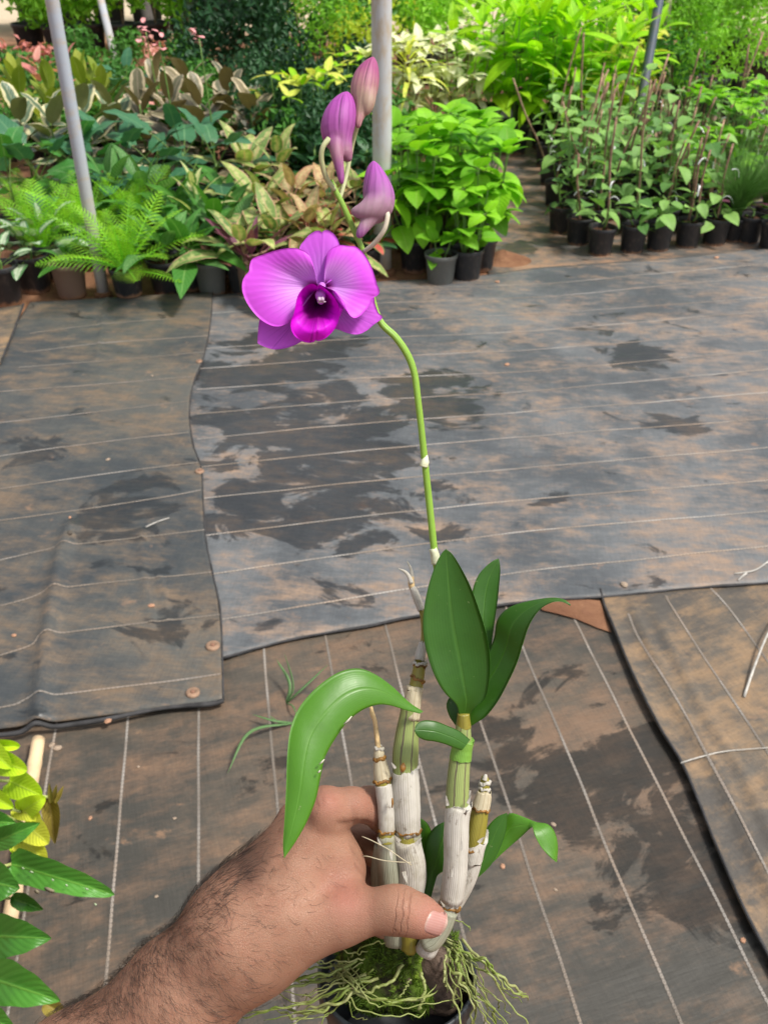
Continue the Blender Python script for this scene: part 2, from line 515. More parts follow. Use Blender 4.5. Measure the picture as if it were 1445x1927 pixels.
patch = MB()
pp = [G(x, y, 0.013) for x, y in ((1005, 1128), (1075, 1125), (1128, 1130), (1150, 1190), (1125, 1182), (1085, 1165), (1050, 1155), (1020, 1148))]
pc = sum(pp, Vector()) / len(pp); pc.z += 0.003
patch.add([tuple(pc)] + [tuple(q) for q in pp], [(0, i + 1, (i + 1) % len(pp) + 1) for i in range(len(pp))])
po = link('soil_patch', patch.mesh('soil_patch', SOIL)); tag(po, 'small red soil patch showing beside the lower right cloth', 'soil')

# rear cloth under the seedling pots
rear = Mat('weed_cloth', 'dusty orange stained ground cloth under the black seedling pots',
           [(925, 545), (915, 500), (905, 440), (900, 380), (895, 300), (892, 200)], [(1900, 500), (1850, 460), (1780, 400), (1700, 340), (1600, 270), (1500, 190)],
           0.006, MAT_REAR, 60, 60, 0.003, 5.0)

# main cloth
top_px = [(330, 566), (420, 560), (560, 552), (720, 536), (860, 530), (1000, 512), (1150, 500), (1300, 488), (1445, 472), (1800, 440)]
bot_px = [(330, 1268), (420, 1250), (500, 1226), (560, 1211), (700, 1186), (790, 1168), (1000, 1141), (1130, 1133), (1300, 1117), (1445, 1107), (1800, 1080)]
main = Mat('weed_cloth', 'large grey blue woven ground cloth with wet patches across the middle', top_px, bot_px, 0.017, MAT_MAIN, 130, 100, 0.004, 3.0, bright=True)
main.hem(bot_px[1:], 0.0034)
for ya, yb, yc in ((1184, 1083, 1039), (1094, 1008, 972), (1019, 948, 913), (948, 888, 851), (888, 830, 796), (834, 783, 747), (787, 744, 703),
                   (740, 706, 667), (701, 666, 633), (664, 631, 594), (632, 599, 568), (597, 567, 527), (568, 542, 503)):
    main.stitch([(372, ya + 1), (690, (ya + yb) / 2 - 3), (1000, yb), (1220, (yb + yc) / 2), (1445, yc), (1650, yc - (yb - yc) * 0.44)])

# left cloth lying over the main one, with a fold at lower left
fold_px = [(138, 1010), (120, 1060), (104, 1150), (92, 1230), (84, 1310), (76, 1390)]
_fold = np.array([tuple(G(*p))[:2] for p in fold_px])
_cre = [np.array([tuple(G(*p))[:2] for p in pl]) for pl in ([(205, 570), (196, 620), (185, 690)], [(300, 1090), (320, 1180)], [(268, 1010), (276, 1120), (290, 1190)])]
def left_extra(x, y):
    d = dist_poly(x, y, _fold)
    z = 0.018 * math.exp(-(d / 0.02) ** 2)
    for pl in _cre:
        z += 0.004 * math.exp(-(dist_poly(x, y, pl) / 0.009) ** 2)
    return z
right_px = [(402, 560), (398, 620), (386, 682), (366, 735), (359, 790), (366, 850), (381, 895), (385, 960), (390, 1030), (402, 1090), (415, 1150), (419, 1190), (421, 1260), (423, 1332)]
left_px = [(60, 580), (20, 640), (-30, 700), (-80, 760), (-110, 820), (-140, 870), (-160, 920), (-180, 980), (-200, 1050), (-215, 1130), (-225, 1200), (-235, 1260), (-240, 1340), (-250, 1420)]
leftm = Mat('weed_cloth', 'dark olive ground cloth at left overlapping the large grey one, corner folded', left_px, right_px, 0.028, MAT_LEFT, 120, 80, 0.0035, 4.0, extra=left_extra)
leftm.hem(right_px, 0.0022)
leftm.hem([(423, 1334), (400, 1340), (330, 1346), (265, 1357), (200, 1371), (130, 1381), (78, 1388), (30, 1398), (-60, 1408)], 0.005)
for pl in ([(419, 1284), (260, 1306), (76, 1329), (30, 1344), (-60, 1362)], [(418, 1173), (250, 1192), (96, 1212), (60, 1232), (-60, 1268)],
           [(401, 1092), (260, 1108), (113, 1125), (50, 1144), (-60, 1172)], [(388, 1013), (260, 1029), (126, 1044), (0, 1072), (-70, 1088)],
           [(381, 937), (305, 952), (150, 976), (0, 996)], [(376, 885), (187, 909), (0, 937)], [(358, 828), (153, 852), (0, 874)],
           [(357, 769), (180, 790), (0, 811)], [(370, 721), (180, 737), (0, 752)], [(388, 676), (200, 692), (40, 704)],
           [(394, 645), (200, 658), (48, 676)], [(396, 608), (196, 623), (60, 640)]):
    leftm.stitch(pl)
# old tan cloth at far left
oldm = Mat('weed_cloth', 'narrow strip of old tan cloth at the far left below the pots', [(-300, 640), (-340, 720), (-380, 800)], [(48, 588), (30, 640), (6, 700)],
           0.036, MAT_RIGHT, 20, 20, 0.002, 6.0)
oldm.hem([(48, 588), (30, 640), (6, 700)], 0.004)

# ---- poles
def paint_mat(name, col, rust=(0.45, 0.3, 0.16), amount=0.6, rough=0.45):
    m = M(name)
    p = m.objco()
    a = m.noise(7, 6, 0.65, vec=m.scalevec(p, 1, 1, 0.5))
    b = m.noise(60, 4, 0.6, vec=m.scalevec(p, 1, 1, 0.2))
    c = m.mix(m.step(m.math('ADD', m.math('MULTIPLY', a, 0.7), m.math('MULTIPLY', b, 0.3)), amount, amount + 0.12), col, rust)
    c = m.mix(m.math('MULTIPLY', b, 0.25), c, tuple(x * 0.6 for x in col))
    band = m.noise(3.0, 5, 0.7, vec=m.scalevec(p, 1.2, 1.2, 4.0))
    c = m.mix(m.math('MULTIPLY', m.step(band, 0.48, 0.66), 0.55), c, rust)
    c = m.mix(m.math('MULTIPLY', m.step(m.n('ShaderNodeSeparateXYZ', Vector=p).outputs[2], 0.75, 0.1), 0.45), c, rust)
    return m.done(m.principled(Base_Color=c, Roughness=rough, Normal=m.bump(a, 0.1, 0.004)))
WHITEPOLE = paint_mat('white_painted_pipe', (0.50, 0.51, 0.52), (0.46, 0.38, 0.28), 0.50)
STEELPOLE = paint_mat('galvanised_pipe', (0.40, 0.44, 0.50), (0.46, 0.34, 0.2), 0.66, 0.4)
BLUEPOLE = paint_mat('dark_blue_pipe', (0.06, 0.085, 0.12), (0.16, 0.11, 0.08), 0.68)

def pole(name, label, base, top, r, mat, collar=True, coupling=None):
    b, t = Vector(base), Vector(top)
    root = empty(name, b)
    n = 24
    pts = [b.lerp(t, i / (n - 1)) for i in range(n)]
    v, f, uv = tube(pts, [r] * n, 20)
    mesh_obj('pipe', v, f, mat, root, b, uv)
    if collar:
        v, f, uv = tube([b + Vector((0, 0, -0.01)), b + Vector((0, 0, 0.012)), b + Vector((0, 0, 0.02))], [r * 1.5, r * 1.45, r * 1.05], 20)
        mesh_obj('foot', v, f, SOIL, root, b, uv)
    if coupling is not None:
        d = (t - b).normalized(); q = b.lerp(t, coupling)
        v, f, uv = tube([q - d * 0.035, q - d * 0.03, q + d * 0.03, q + d * 0.035], [r * 1.02, r * 1.1, r * 1.1, r * 1.02], 20)
        mesh_obj('coupling', v, f, simple('pipe_tape', (0.55, 0.42, 0.30), 0.7), root, b, uv)
    return tag(root, label, 'pole', 'nursery roof poles')

pb = G(720, 511); pole('roof_pole', 'thick white painted pole standing behind the orchid buds', pb, (pb.x - 0.012, pb.y, 3.4), 0.041, WHITEPOLE)
pb = G(196, 556); pole('roof_pole', 'thin pale grey steel pole rising through the ferns at left', pb, (pb.x + 0.01, pb.y, 3.4), 0.0255, STEELPOLE, True, 0.415)
pb = G(233, 175); pole('roof_pole', 'slanting thin grey pole far back among the variegated leaves', pb, P(176, -60, depth_of(P(190, 0, 8.6))), 0.034, STEELPOLE)
pb = G(1183, 318); pole('roof_pole', 'dark blue grey pole behind the staked seedlings', pb, P(1252, -70, 5.72), 0.029, BLUEPOLE)
# ================================================================== POTTED PLANTS
def pot_mat(name, col, dirt=(0.30, 0.16, 0.09), rough=0.5):
    m = M(name)
    p = m.objco()
    z = m.n('ShaderNodeSeparateXYZ', Vector=p).outputs[2]
    nz = m.noise(4, 6, 0.65, vec=p)
    k = m.math('ADD', m.step(z, 0.30, -0.05), m.math('MULTIPLY', m.math('SUBTRACT', nz, 0.5), 1.3))
    c = m.mix(m.math('MULTIPLY', m.step(k, 0.35, 0.85), 0.85), col, dirt)
    c = m.mix(m.math('MULTIPLY', m.step(nz, 0.5, 0.8), 0.2), c, (0.35, 0.26, 0.2))
    return m.done(m.principled(Base_Color=c, Roughness=rough, Specular_IOR_Level=0.5))
POT_BLACK = pot_mat('black_plastic_pot', (0.022, 0.023, 0.026))
POT_GREY = pot_mat('grey_plastic_pot', (0.12, 0.125, 0.115))
POT_BROWN = pot_mat('brown_clay_pot', (0.22, 0.14, 0.10), rough=0.8)
POTSOIL = simple('potting_soil', (0.17, 0.085, 0.05), 0.95, 0.5, 12, 0.9, 0.05, 0.2)
STEM_G = simple('green_stem', (0.13, 0.24, 0.05), 0.5, 0.25, 30)
STEM_B = simple('brown_stem', (0.17, 0.115, 0.075), 0.8, 0.35, 30)

def at(px, py, h):
    """ground place of a plant whose crown, h above the ground, shows at this pixel"""
    p = G(px, py, h)
    return (p.x, p.y, 0.0)

def pot_mesh(name, mat):
    prof = [(0.0, 0.0), (0.74, 0.0), (0.78, 0.03), (0.93, 0.86), (0.955, 0.865), (1.0, 0.87), (1.015, 0.985), (1.0, 1.0), (0.955, 1.0), (0.94, 0.98), (0.90, 0.82), (0.88, 0.6)]
    S = 24
    v, f = [], []
    for r, z in prof:
        for k in range(S):
            a = 2 * math.pi * k / S
            v.append((r * math.cos(a), r * math.sin(a), z))
    for i in range(len(prof) - 1):
        for k in range(S):
            k2 = (k + 1) % S
            f.append((i * S + k, i * S + k2, (i + 1) * S + k2, (i + 1) * S + k))
    return make_mesh(name, v, f, mat)
def soil_mesh():
    S = 18
    v, f = [(0, 0, 0.84)], []
    for ring, r in enumerate((0.45, 0.9)):
        for k in range(S):
            a = 2 * math.pi * k / S
            v.append((r * math.cos(a), r * math.sin(a), 0.83 + 0.05 * rnd.uniform(-1, 1) * (2 - ring) / 2))
    for k in range(S):
        k2 = (k + 1) % S
        f.append((0, 1 + k, 1 + k2))
        f.append((1 + k, 1 + S + k, 1 + S + k2, 1 + k2))
    return make_mesh('soil', v, f, POTSOIL)
POT_ME = {'black': pot_mesh('pot_black', POT_BLACK), 'grey': pot_mesh('pot_grey', POT_GREY), 'brown': pot_mesh('pot_brown', POT_BROWN)}
SOIL_ME = soil_mesh()

def potted(name, label, cat, pos, r=0.075, h=0.14, pot='black', group=None):
    root = empty(name, (pos[0], pos[1], pos[2] if len(pos) > 2 else 0.0))
    s = Matrix.Diagonal((r, r, h, 1))
    link('pot', POT_ME[pot], root, matrix=Matrix.Rotation(rnd.uniform(0, 6), 4, 'Z') @ s)
    link('soil', SOIL_ME, root, matrix=Matrix.Rotation(rnd.uniform(0, 6), 4, 'Z') @ s)
    tag(root, label, cat, group)
    return root

# ---- leaf blades
PROF = {
    'lance': lambda v: (math.sin(math.pi * min(1, v ** 0.72))) ** 0.85,
    'ovate': lambda v: (math.sin(math.pi * v ** 0.60)) ** 0.80,
    'heart': lambda v: min(1.0, (v / 0.06 + 0.25) ** 0.5 if v < 0.045 else 1.0) * (1 - v) ** 0.62 * (1 + 0.55 * v) * 0.98,
    'oval': lambda v: (max(0.0, 1 - (2 * v - 1) ** 2)) ** 0.5,
    'obov': lambda v: (math.sin(math.pi * v ** 1.15)) ** 0.7,
    'strap': lambda v: min(1, v * 9 + 0.35) * (1 - v ** 4) ** 0.8,
    'arrow': lambda v: (1 - v) ** 0.85 * (0.75 + 0.6 * v),
}
def leaf_mesh(name, prof, mat, W=0.4, arch=0.6, fold=0.22, petiole=0.0, nseg=9, wave=0.0, cross=4, pr=0.012, a0=0.0):
    """unit-length blade growing along +Y from the origin, face up (+Z); the petiole comes first"""
    fn = PROF[prof]
    v, f, uv = [], [], []
    y = z = 0.0
    ang = a0
    start = (0.0, 0.0)
    if petiole > 0:
        n = 5
        pts = [(0, 0, 0)]
        for i in range(n):
            ang -= arch * 0.18 / n
            y += petiole / n * math.cos(ang); z += petiole / n * math.sin(ang)
            pts.append((0, y, z))
        tv, tf, _ = tube(pts, [pr * (1.25 - 0.5 * i / n) for i in range(n + 1)], 5, False)
        v += [tuple(q) for q in tv]; f += tf; uv += [(0.5, -0.2)] * len(tv)
    o = len(v)
    step = 1.0 / nseg
    for i in range(nseg + 1):
        t = i / nseg
        w = max(fn(t), 0.0) * W / 2
        if i in (0,) and prof not in ('heart', 'arrow'): w = max(w, 0.008)
        if i == nseg: w = 0.003
        for k in range(cross + 1):
            s = 2.0 * k / cross - 1
            x = s * w
            zz = fold * abs(s) * w * (1.15 - 0.5 * abs(s)) + wave * w * math.sin(t * 17 + (1 if s > 0 else 2.3)) * abs(s)
            back = -0.16 * W * abs(s) ** 1.5 if (prof in ('heart', 'arrow') and i == 0) else 0.0
            v.append((x, y + back - zz * math.sin(ang), z + zz * math.cos(ang)))
            uv.append((s / 2 + 0.5, t))
        ang -= arch * step * (0.5 + t)
        y += step * math.cos(ang); z += step * math.sin(ang)
    for i in range(nseg):
        for k in range(cross):
            a = o + i * (cross + 1) + k
            f.append((a, a + 1, a + cross + 2, a + cross + 1))
    return make_mesh(name, v, f, mat, uv)

def put_leaf(me, root, pos, az, elev, s, roll=0.0, name='leaf', sx=1.0):
    mtx = Matrix.Translation(pos) @ Matrix.Rotation(az, 4, 'Z') @ Matrix.Rotation(elev, 4, 'X') @ Matrix.Rotation(roll, 4, 'Y') @ Matrix.Diagonal((s * sx, s, s, 1))
    return link(name, me, root, matrix=mtx)

def stem(root, pts, r0, r1, mat, name='stem', sides=6, n=8):
    c = catmull(pts, n)
    v, f, uv = tube(c, np.linspace(r0, r1, n), sides)
    return link(name, make_mesh(name, v, f, mat, uv), root)

def rosette(root, meshes, n, z0, smin, smax, e_in=75, e_out=18, spread=0.03, stemr=0.0, stem_mat=None, z1=None, az0=None, jit=0.5):
    """leaves spiralling from a short stem: inner ones short and upright, outer ones long and spreading"""
    az = rnd.uniform(0, 6.28) if az0 is None else az0
    zt = z0 + 0.04 if z1 is None else z1
    if stemr > 0:
        stem(root, [(0, 0, z0 - 0.03), (rnd.uniform(-.01, .01), rnd.uniform(-.01, .01), (z0 + zt) / 2), (0, 0, zt)], stemr, stemr * 0.7, stem_mat)
    for i in range(n):
        t = i / max(1, n - 1)
        az += 2.4 + rnd.uniform(-jit, jit) * 0.6
        el = math.radians(e_in + (e_out - e_in) * t ** 0.8 + rnd.uniform(-9, 9))
        s = (smin + (smax - smin) * min(1, t * 1.5)) * rnd.uniform(0.85, 1.1)
        z = zt + (z0 - zt) * t
        put_leaf(rnd.choice(meshes), root, (math.sin(-az) * spread * t, math.cos(az) * spread * t, z), az, el, s, rnd.uniform(-0.25, 0.25), sx=rnd.uniform(0.88, 1.1))

def bush(root, meshes, n, R, z0, z1, smin, smax, nst=5, stem_mat=None, droop=(-25, 35), whorl=4):
    """several stems, each topped and set with whorls of leaves"""
    stem_mat = stem_mat or STEM_G
    per = max(1, n // nst)
    for k in range(nst):
        a = 6.283 * k / nst + rnd.uniform(-.4, .4)
        rr = R * math.sqrt(rnd.uniform(0.05, 1.0))
        top = Vector((rr * math.cos(a), rr * math.sin(a), z1 - (rr / R) ** 2 * 0.3 * (z1 - z0) + rnd.uniform(-.03, .03)))
        b = Vector((0.25 * rr * math.cos(a), 0.25 * rr * math.sin(a), z0 - 0.03))
        mid = b.lerp(top, 0.5) + Vector((0.1 * rr * math.cos(a), 0.1 * rr * math.sin(a), 0))
        stem(root, [b, mid, top], 0.0045, 0.0025, stem_mat)
        az = rnd.uniform(0, 6)
        for i in range(per):
            lev = i // whorl
            nl = max(1, (per - 1) // whorl)
            t = 1.0 - 0.75 * lev / (nl + 0.3)
            q = b.lerp(mid, t * 2) if t < 0.5 else mid.lerp(top, t * 2 - 1)
            az += 6.283 / whorl + (0.7 if i % whorl == 0 else 0) + rnd.uniform(-.3, .3)
            el = math.radians(rnd.uniform(*droop) + (28 if lev == 0 else 0))
            s = rnd.uniform(smin, smax) * (0.8 if lev == 0 else 1.0)
            put_leaf(rnd.choice(meshes), root, q, az, el, s, rnd.uniform(-.35, .35))

def foliage_mesh(name, n, R, zc, zh, ls, mat, lw=0.5, seed=1, shell=0.55, upright=0.3):
    """one mesh of n small leaves filling a lumpy crown"""
    r = random.Random(seed)
    v, f, uv = [], [], []
    lumps = [(r.gauss(0, .5), r.gauss(0, .5), r.gauss(0, .5), r.uniform(.4, .62)) for _ in range(9)]
    while len(f) < n * 2:
        lx, ly, lz, lr = r.choice(lumps)
        d = Vector((r.gauss(0, 1), r.gauss(0, 1), r.gauss(0, 1))).normalized() * lr * (shell + (1 - shell) * r.random()) 
        p = Vector((lx + d.x, ly + d.y, lz + d.z))
        if p.length > 1.15: continue
        p = Vector((p.x * R, p.y * R, zc + p.z * zh))
        nrm = (d.normalized() + Vector((r.gauss(0, .6), r.gauss(0, .6), r.gauss(0, .6) + upright))).normalized()
        t = nrm.orthogonal().normalized()
        t = Matrix.Rotation(r.uniform(0, 6.28), 3, nrm) @ t
        b = nrm.cross(t)
        s = ls * r.uniform(0.6, 1.25)
        k = len(v)
        rv = r.random()
        for (a, c, h, uu, vv) in ((0, 0, 0, .5, 0), (.5, lw / 2, .08, 1, .5), (.5, 0, -.03, .5, .5), (.5, -lw / 2, .08, 0, .5), (1, 0, -.12, .5, 1)):
            v.append(tuple(p + t * (a * s) + b * (c * s) + nrm * (h * s))); uv.append((uu, vv))
        f.append((k, k + 1, k + 2)); f.append((k, k + 2, k + 3)); f.append((k + 1, k + 4, k + 2)); f.append((k + 2, k + 4, k + 3))
    return make_mesh(name, v, f, mat, uv, smooth=False)

# ---- leaf materials
G_ = dict(petiole=(0.16, 0.26, 0.06))
LM = {
    'hydr': leaf_mat('bright_green_leaf', (0.13, 0.38, 0.016), (0.23, 0.50, 0.018), (0.26, 0.48, 0.06), trans=0.33, **G_),
    'lime': leaf_mat('lime_green_leaf', (0.33, 0.58, 0.012), (0.23, 0.50, 0.012), trans=0.42, **G_),
    'yellow': leaf_mat('yellow_leaf', (0.72, 0.66, 0.13), (0.56, 0.60, 0.09), trans=0.35, pattern='speckle', second=(0.42, 0.52, 0.07), **G_),
    'ygreen': leaf_mat('yellow_green_leaf', (0.20, 0.29, 0.025), (0.27, 0.30, 0.04), (0.34, 0.4, 0.10), trans=0.3, **G_),
    'dark': leaf_mat('dark_glossy_leaf', (0.028, 0.095, 0.030), (0.045, 0.13, 0.05), (0.10, 0.2, 0.09), rough=0.3, trans=0.15, **G_),
    'blue': leaf_mat('blue_green_leaf', (0.050, 0.165, 0.085), (0.035, 0.125, 0.050), (0.14, 0.27, 0.13), rough=0.4, trans=0.18, **G_),
    'big': leaf_mat('large_green_leaf', (0.075, 0.25, 0.030), (0.045, 0.18, 0.045), (0.2, 0.36, 0.13), rough=0.3, trans=0.25, **G_),
    'ficus': leaf_mat('variegated_leaf', (0.060, 0.12, 0.065), (0.10, 0.15, 0.09), (0.3, 0.3, 0.18), pattern='margin', second=(0.58, 0.53, 0.31), back=(0.15, 0.165, 0.065), rough=0.32, trans=0.15, petiole=(0.35, 0.22, 0.12)),
    'ficusb': leaf_mat('bronze_variegated_leaf', (0.10, 0.115, 0.07), (0.16, 0.13, 0.07), (0.3, 0.24, 0.18), pattern='margin', second=(0.46, 0.38, 0.25), back=(0.16, 0.125, 0.055), rough=0.32, trans=0.15, petiole=(0.35, 0.18, 0.12)),
    'cala': leaf_mat('striped_leaf', (0.040, 0.150, 0.028), (0.06, 0.2, 0.035), (0.2, 0.35, 0.14), pattern='stripes', second=(0.23, 0.40, 0.15), rough=0.38, **G_),
    'dief': leaf_mat('plain_green_leaf', (0.070, 0.235, 0.022), (0.045, 0.16, 0.025), (0.17, 0.32, 0.09), **G_),
    'diefc': leaf_mat('cream_centred_leaf', (0.10, 0.26, 0.06), (0.12, 0.28, 0.05), pattern='center', second=(0.70, 0.66, 0.32), **G_),
    'cream': leaf_mat('cream_leaf', (0.78, 0.78, 0.56), (0.68, 0.70, 0.42), pattern='speckle', second=(0.56, 0.60, 0.34), trans=0.3, **G_),
    'agl': leaf_mat('pink_edged_leaf', (0.115, 0.225, 0.060), (0.26, 0.34, 0.085), pattern='aglao', second=(0.43, 0.45, 0.17), third=(0.58, 0.32, 0.22), trans=0.25, petiole=(0.58, 0.40, 0.28)),
    'aglr': leaf_mat('salmon_leaf', (0.30, 0.27, 0.11), (0.40, 0.24, 0.13), pattern='aglao', second=(0.50, 0.40, 0.20), third=(0.58, 0.24, 0.17), trans=0.25, petiole=(0.55, 0.28, 0.22)),
    'red': leaf_mat('red_leaf', (0.50, 0.055, 0.060), (0.56, 0.13, 0.11), (0.2, 0.2, 0.06), pattern='margin', second=(0.16, 0.21, 0.07), trans=0.2, petiole=(0.35, 0.2, 0.12)),
    'purple': leaf_mat('purple_leaf', (0.18, 0.050, 0.095), (0.12, 0.035, 0.06), (0.3, 0.12, 0.16), trans=0.2, petiole=(0.2, 0.07, 0.08)),
    'maroon': leaf_mat('maroon_leaf', (0.11, 0.026, 0.026), (0.16, 0.10, 0.05), (0.2, 0.08, 0.06), trans=0.15, petiole=(0.2, 0.07, 0.05)),
    'syng': leaf_mat('pale_veined_leaf', (0.085, 0.20, 0.075), (0.11, 0.24, 0.10), pattern='center', second=(0.46, 0.54, 0.38), trans=0.2, **G_),
    'seed': leaf_mat('seedling_leaf', (0.095, 0.24, 0.055), (0.24, 0.42, 0.10), (0.2, 0.33, 0.12), trans=0.3, **G_),
    'fern': leaf_mat('fern_leaf', (0.18, 0.43, 0.025), (0.30, 0.56, 0.03), trans=0.4, var=0.3),
    'fine': leaf_mat('small_shrub_leaf', (0.16, 0.40, 0.025), (0.24, 0.48, 0.035), trans=0.35),
    'fined': leaf_mat('small_dark_leaf', (0.020, 0.072, 0.026), (0.03, 0.09, 0.03), trans=0.15, rough=0.32),
    'finel': leaf_mat('small_lime_leaf', (0.28, 0.52, 0.016), (0.20, 0.44, 0.016), trans=0.4),
    'finey': leaf_mat('small_yellow_leaf', (0.50, 0.52, 0.05), (0.36, 0.46, 0.04), trans=0.4),
    'pink': leaf_mat('pink_leaf', (0.62, 0.22, 0.20), (0.66, 0.34, 0.28), (0.5, 0.2, 0.16), trans=0.3, petiole=(0.3, 0.2, 0.1)),
    'grass': leaf_mat('grass_blade', (0.13, 0.30, 0.06), (0.18, 0.36, 0.07), trans=0.35),
}
LV = {}
def lv(key, prof, mat, **k):
    LV[key] = [leaf_mesh('leaf_' + key, prof, LM[mat], **{**k, 'arch': k.get('arch', 0.6) * q}) for q in (0.75, 1.25)]
lv('hydr', 'ovate', 'hydr', W=0.74, arch=0.8, fold=0.25, petiole=0.12, pr=0.02)
lv('lime', 'lance', 'lime', W=0.26, arch=0.7, fold=0.25, petiole=0.06)
lv('limeb', 'lance', 'lime', W=0.34, arch=0.7, fold=0.25, petiole=0.1)
lv('yellow', 'ovate', 'yellow', W=0.45, arch=0.7, petiole=0.1)
lv('ygreen', 'obov', 'ygreen', W=0.42, arch=0.25, fold=0.3, petiole=0.08)
lv('dark', 'ovate', 'dark', W=0.5, arch=0.8, petiole=0.15)
lv('blue', 'heart', 'blue', W=0.55, arch=0.9, fold=0.15, petiole=0.9, wave=0.12, pr=0.014)
lv('big', 'heart', 'big', W=0.62, arch=0.9, fold=0.15, petiole=0.8, wave=0.1, pr=0.014)
lv('ficus', 'oval', 'ficus', W=0.52, arch=0.6, fold=0.2, petiole=0.12, wave=0.06)
lv('ficusb', 'oval', 'ficusb', W=0.50, arch=0.55, fold=0.22, petiole=0.12, wave=0.06)
lv('cala', 'ovate', 'cala', W=0.36, arch=0.75, fold=0.18, petiole=0.5, wave=0.06)
lv('dief', 'lance', 'dief', W=0.30, arch=0.8, fold=0.25, petiole=0.25)
lv('diefc', 'lance', 'diefc', W=0.40, arch=0.6, fold=0.25, petiole=0.15)
lv('cream', 'ovate', 'cream', W=0.46, arch=0.7, fold=0.3, petiole=0.1)
lv('agl', 'ovate', 'agl', W=0.38, arch=0.8, fold=0.25, petiole=0.35, pr=0.016, wave=0.05)
lv('aglr', 'ovate', 'aglr', W=0.36, arch=0.9, fold=0.25, petiole=0.35, pr=0.016, wave=0.05)
lv('red', 'heart', 'red', W=0.66, arch=0.7, fold=0.12, petiole=0.7, pr=0.016)
lv('purple', 'lance', 'purple', W=0.24, arch=0.35, fold=0.45, petiole=0.1)
lv('maroon', 'ovate', 'maroon', W=0.34, arch=0.7, fold=0.3, petiole=0.2)
lv('syng', 'heart', 'syng', W=0.62, arch=0.9, fold=0.18, petiole=0.9, pr=0.014)
lv('seed', 'ovate', 'seed', W=0.66, arch=0.7, fold=0.2, petiole=0.3, nseg=6, pr=0.02)
lv('pink', 'ovate', 'pink', W=0.5, arch=0.8, petiole=0.1)

def frond_mesh(name, mat, W=0.26, arch=1.0, pairs=17):
    v, f, uv = [], [], []
    y = z = 0.0
    ang = 0.0
    pts, angs = [], []
    N = pairs + 4
    for i in range(N + 1):
        pts.append((0, y, z)); angs.append(ang)
        ang -= arch / N * (0.3 + 1.4 * i / N)
        y += math.cos(ang) / N; z += math.sin(ang) / N
    tv, tf, _ = tube(pts, [0.011 * (1 - 0.85 * i / N) for i in range(N + 1)], 4, False)
    v += [tuple(q) for q in tv]; f += tf; uv += [(0.5, 0.4)] * len(tv)
    for i in range(3, N):
        t = (i - 3) / (N - 3)
        ln = W / 2 * min(1, 0.35 + t * 3.2) * (1 - t ** 2.6) ** 0.8 + 0.012
        for sd_ in (-1, 1):
            o = Vector(pts[i])
            fw = Vector((0, math.cos(angs[i]), math.sin(angs[i])))
            up = Vector((0, -math.sin(angs[i]), math.cos(angs[i])))
            sdv = Vector((sd_, 0, 0))
            dr = (sdv + fw * (0.35 + 0.5 * t) + up * 0.18).normalized()
            wv = fw * (0.0145)
            tip = o + dr * ln - up * (0.22 * ln)
            mid = o + dr * (ln * 0.5)
            k = len(v)
            for q, uu in ((o - wv * 0.5, .4), (o + wv * 0.5, .6), (mid - wv * 0.75, .1), (mid + wv * 0.65, .9), (tip, .5)):
                v.append(tuple(q)); uv.append((uu, 0.3 + 0.6 * t))
            if sd_ > 0:
                f += [(k, k + 2, k + 3, k + 1), (k + 2, k + 4, k + 3)]
            else:
                f += [(k, k + 1, k + 3, k + 2), (k + 2, k + 3, k + 4)]
    return make_mesh(name, v, f, mat, uv, smooth=False)
FROND = [frond_mesh('frond_arched', LM['fern'], 0.50, 0.7), frond_mesh('frond_upright', LM['fern'], 0.42, 0.3), frond_mesh('frond_wide', LM['fern'], 0.56, 0.55)]

def fern(label, pos, n, s, e_in, e_out, r=0.07, h=0.12, pot='black'):
    root = potted('fern', label, 'fern', pos, r, h, pot, 'ferns on the left')
    az = rnd.uniform(0, 6)
    for i in range(n):
        t = i / (n - 1)
        az += 2.4 + rnd.uniform(-.2, .2)
        put_leaf(rnd.choice(FROND), root, (0, 0, h * 0.88), az, math.radians(e_in + (e_out - e_in) * t + rnd.uniform(-6, 6)), s * (0.7 + 0.3 * min(1, t * 2)) * rnd.uniform(.9, 1.1), rnd.uniform(-.3, .3), 'frond')
    return root

# ------------------------------------------------------------ left side, front row
g0 = G(246, 566); fern('bright green fern with spreading fronds in front of the grey pole', (g0.x, g0.y, .03), 22, 0.36, 82, 14)
def plant(kind, label, pos, n, s, r=0.075, h=0.14, pot='black', e=(75, 15), z1=None, cat='potted plant', group='foliage plants on the left', name='foliage_plant', stemr=0.006, sm=None, smin=None, meshes=None):
    root = potted(name, label, cat, pos, r, h, pot, group)
    rosette(root, meshes or LV[kind], n, h * 0.9, smin or s * 0.6, s, e[0], e[1], stemr=stemr, stem_mat=sm or STEM_G, z1=z1)
    return root
def gp(px, py):
    p = G(px, py); return (p.x, p.y, 0.0)

plant('syng', 'pale veined plant in the leftmost front black pot', gp(16, 570), 9, 0.10, 0.075, 0.17, e=(75, 0))
plant('syng', 'grey green arrow leaved plant behind the leftmost front pot', gp(70, 545), 11, 0.13, 0.08, 0.16, e=(80, 10))
plant('dief', 'thin drooping plant in the brown clay pot left of the pole', gp(138, 556), 7, 0.13, 0.075, 0.15, 'brown', e=(70, 10))
plant('syng', 'pale heart leaved plant left of the brown pot, second row', gp(100, 520), 11, 0.15, 0.08, 0.16, e=(80, 15))
plant('cala', 'dark striped plant in the black pot right of the front fern', gp(330, 522), 13, 0.17, 0.085, 0.16, e=(80, 12))
plant('maroon', 'small maroon leaved plant in the worn grey front pot', gp(401, 552), 9, 0.12, 0.072, 0.15, 'grey', e=(80, 25))
plant('cala', 'pale green striped plant behind the worn grey pot', gp(432, 515), 12, 0.19, 0.08, 0.15, e=(82, 20))
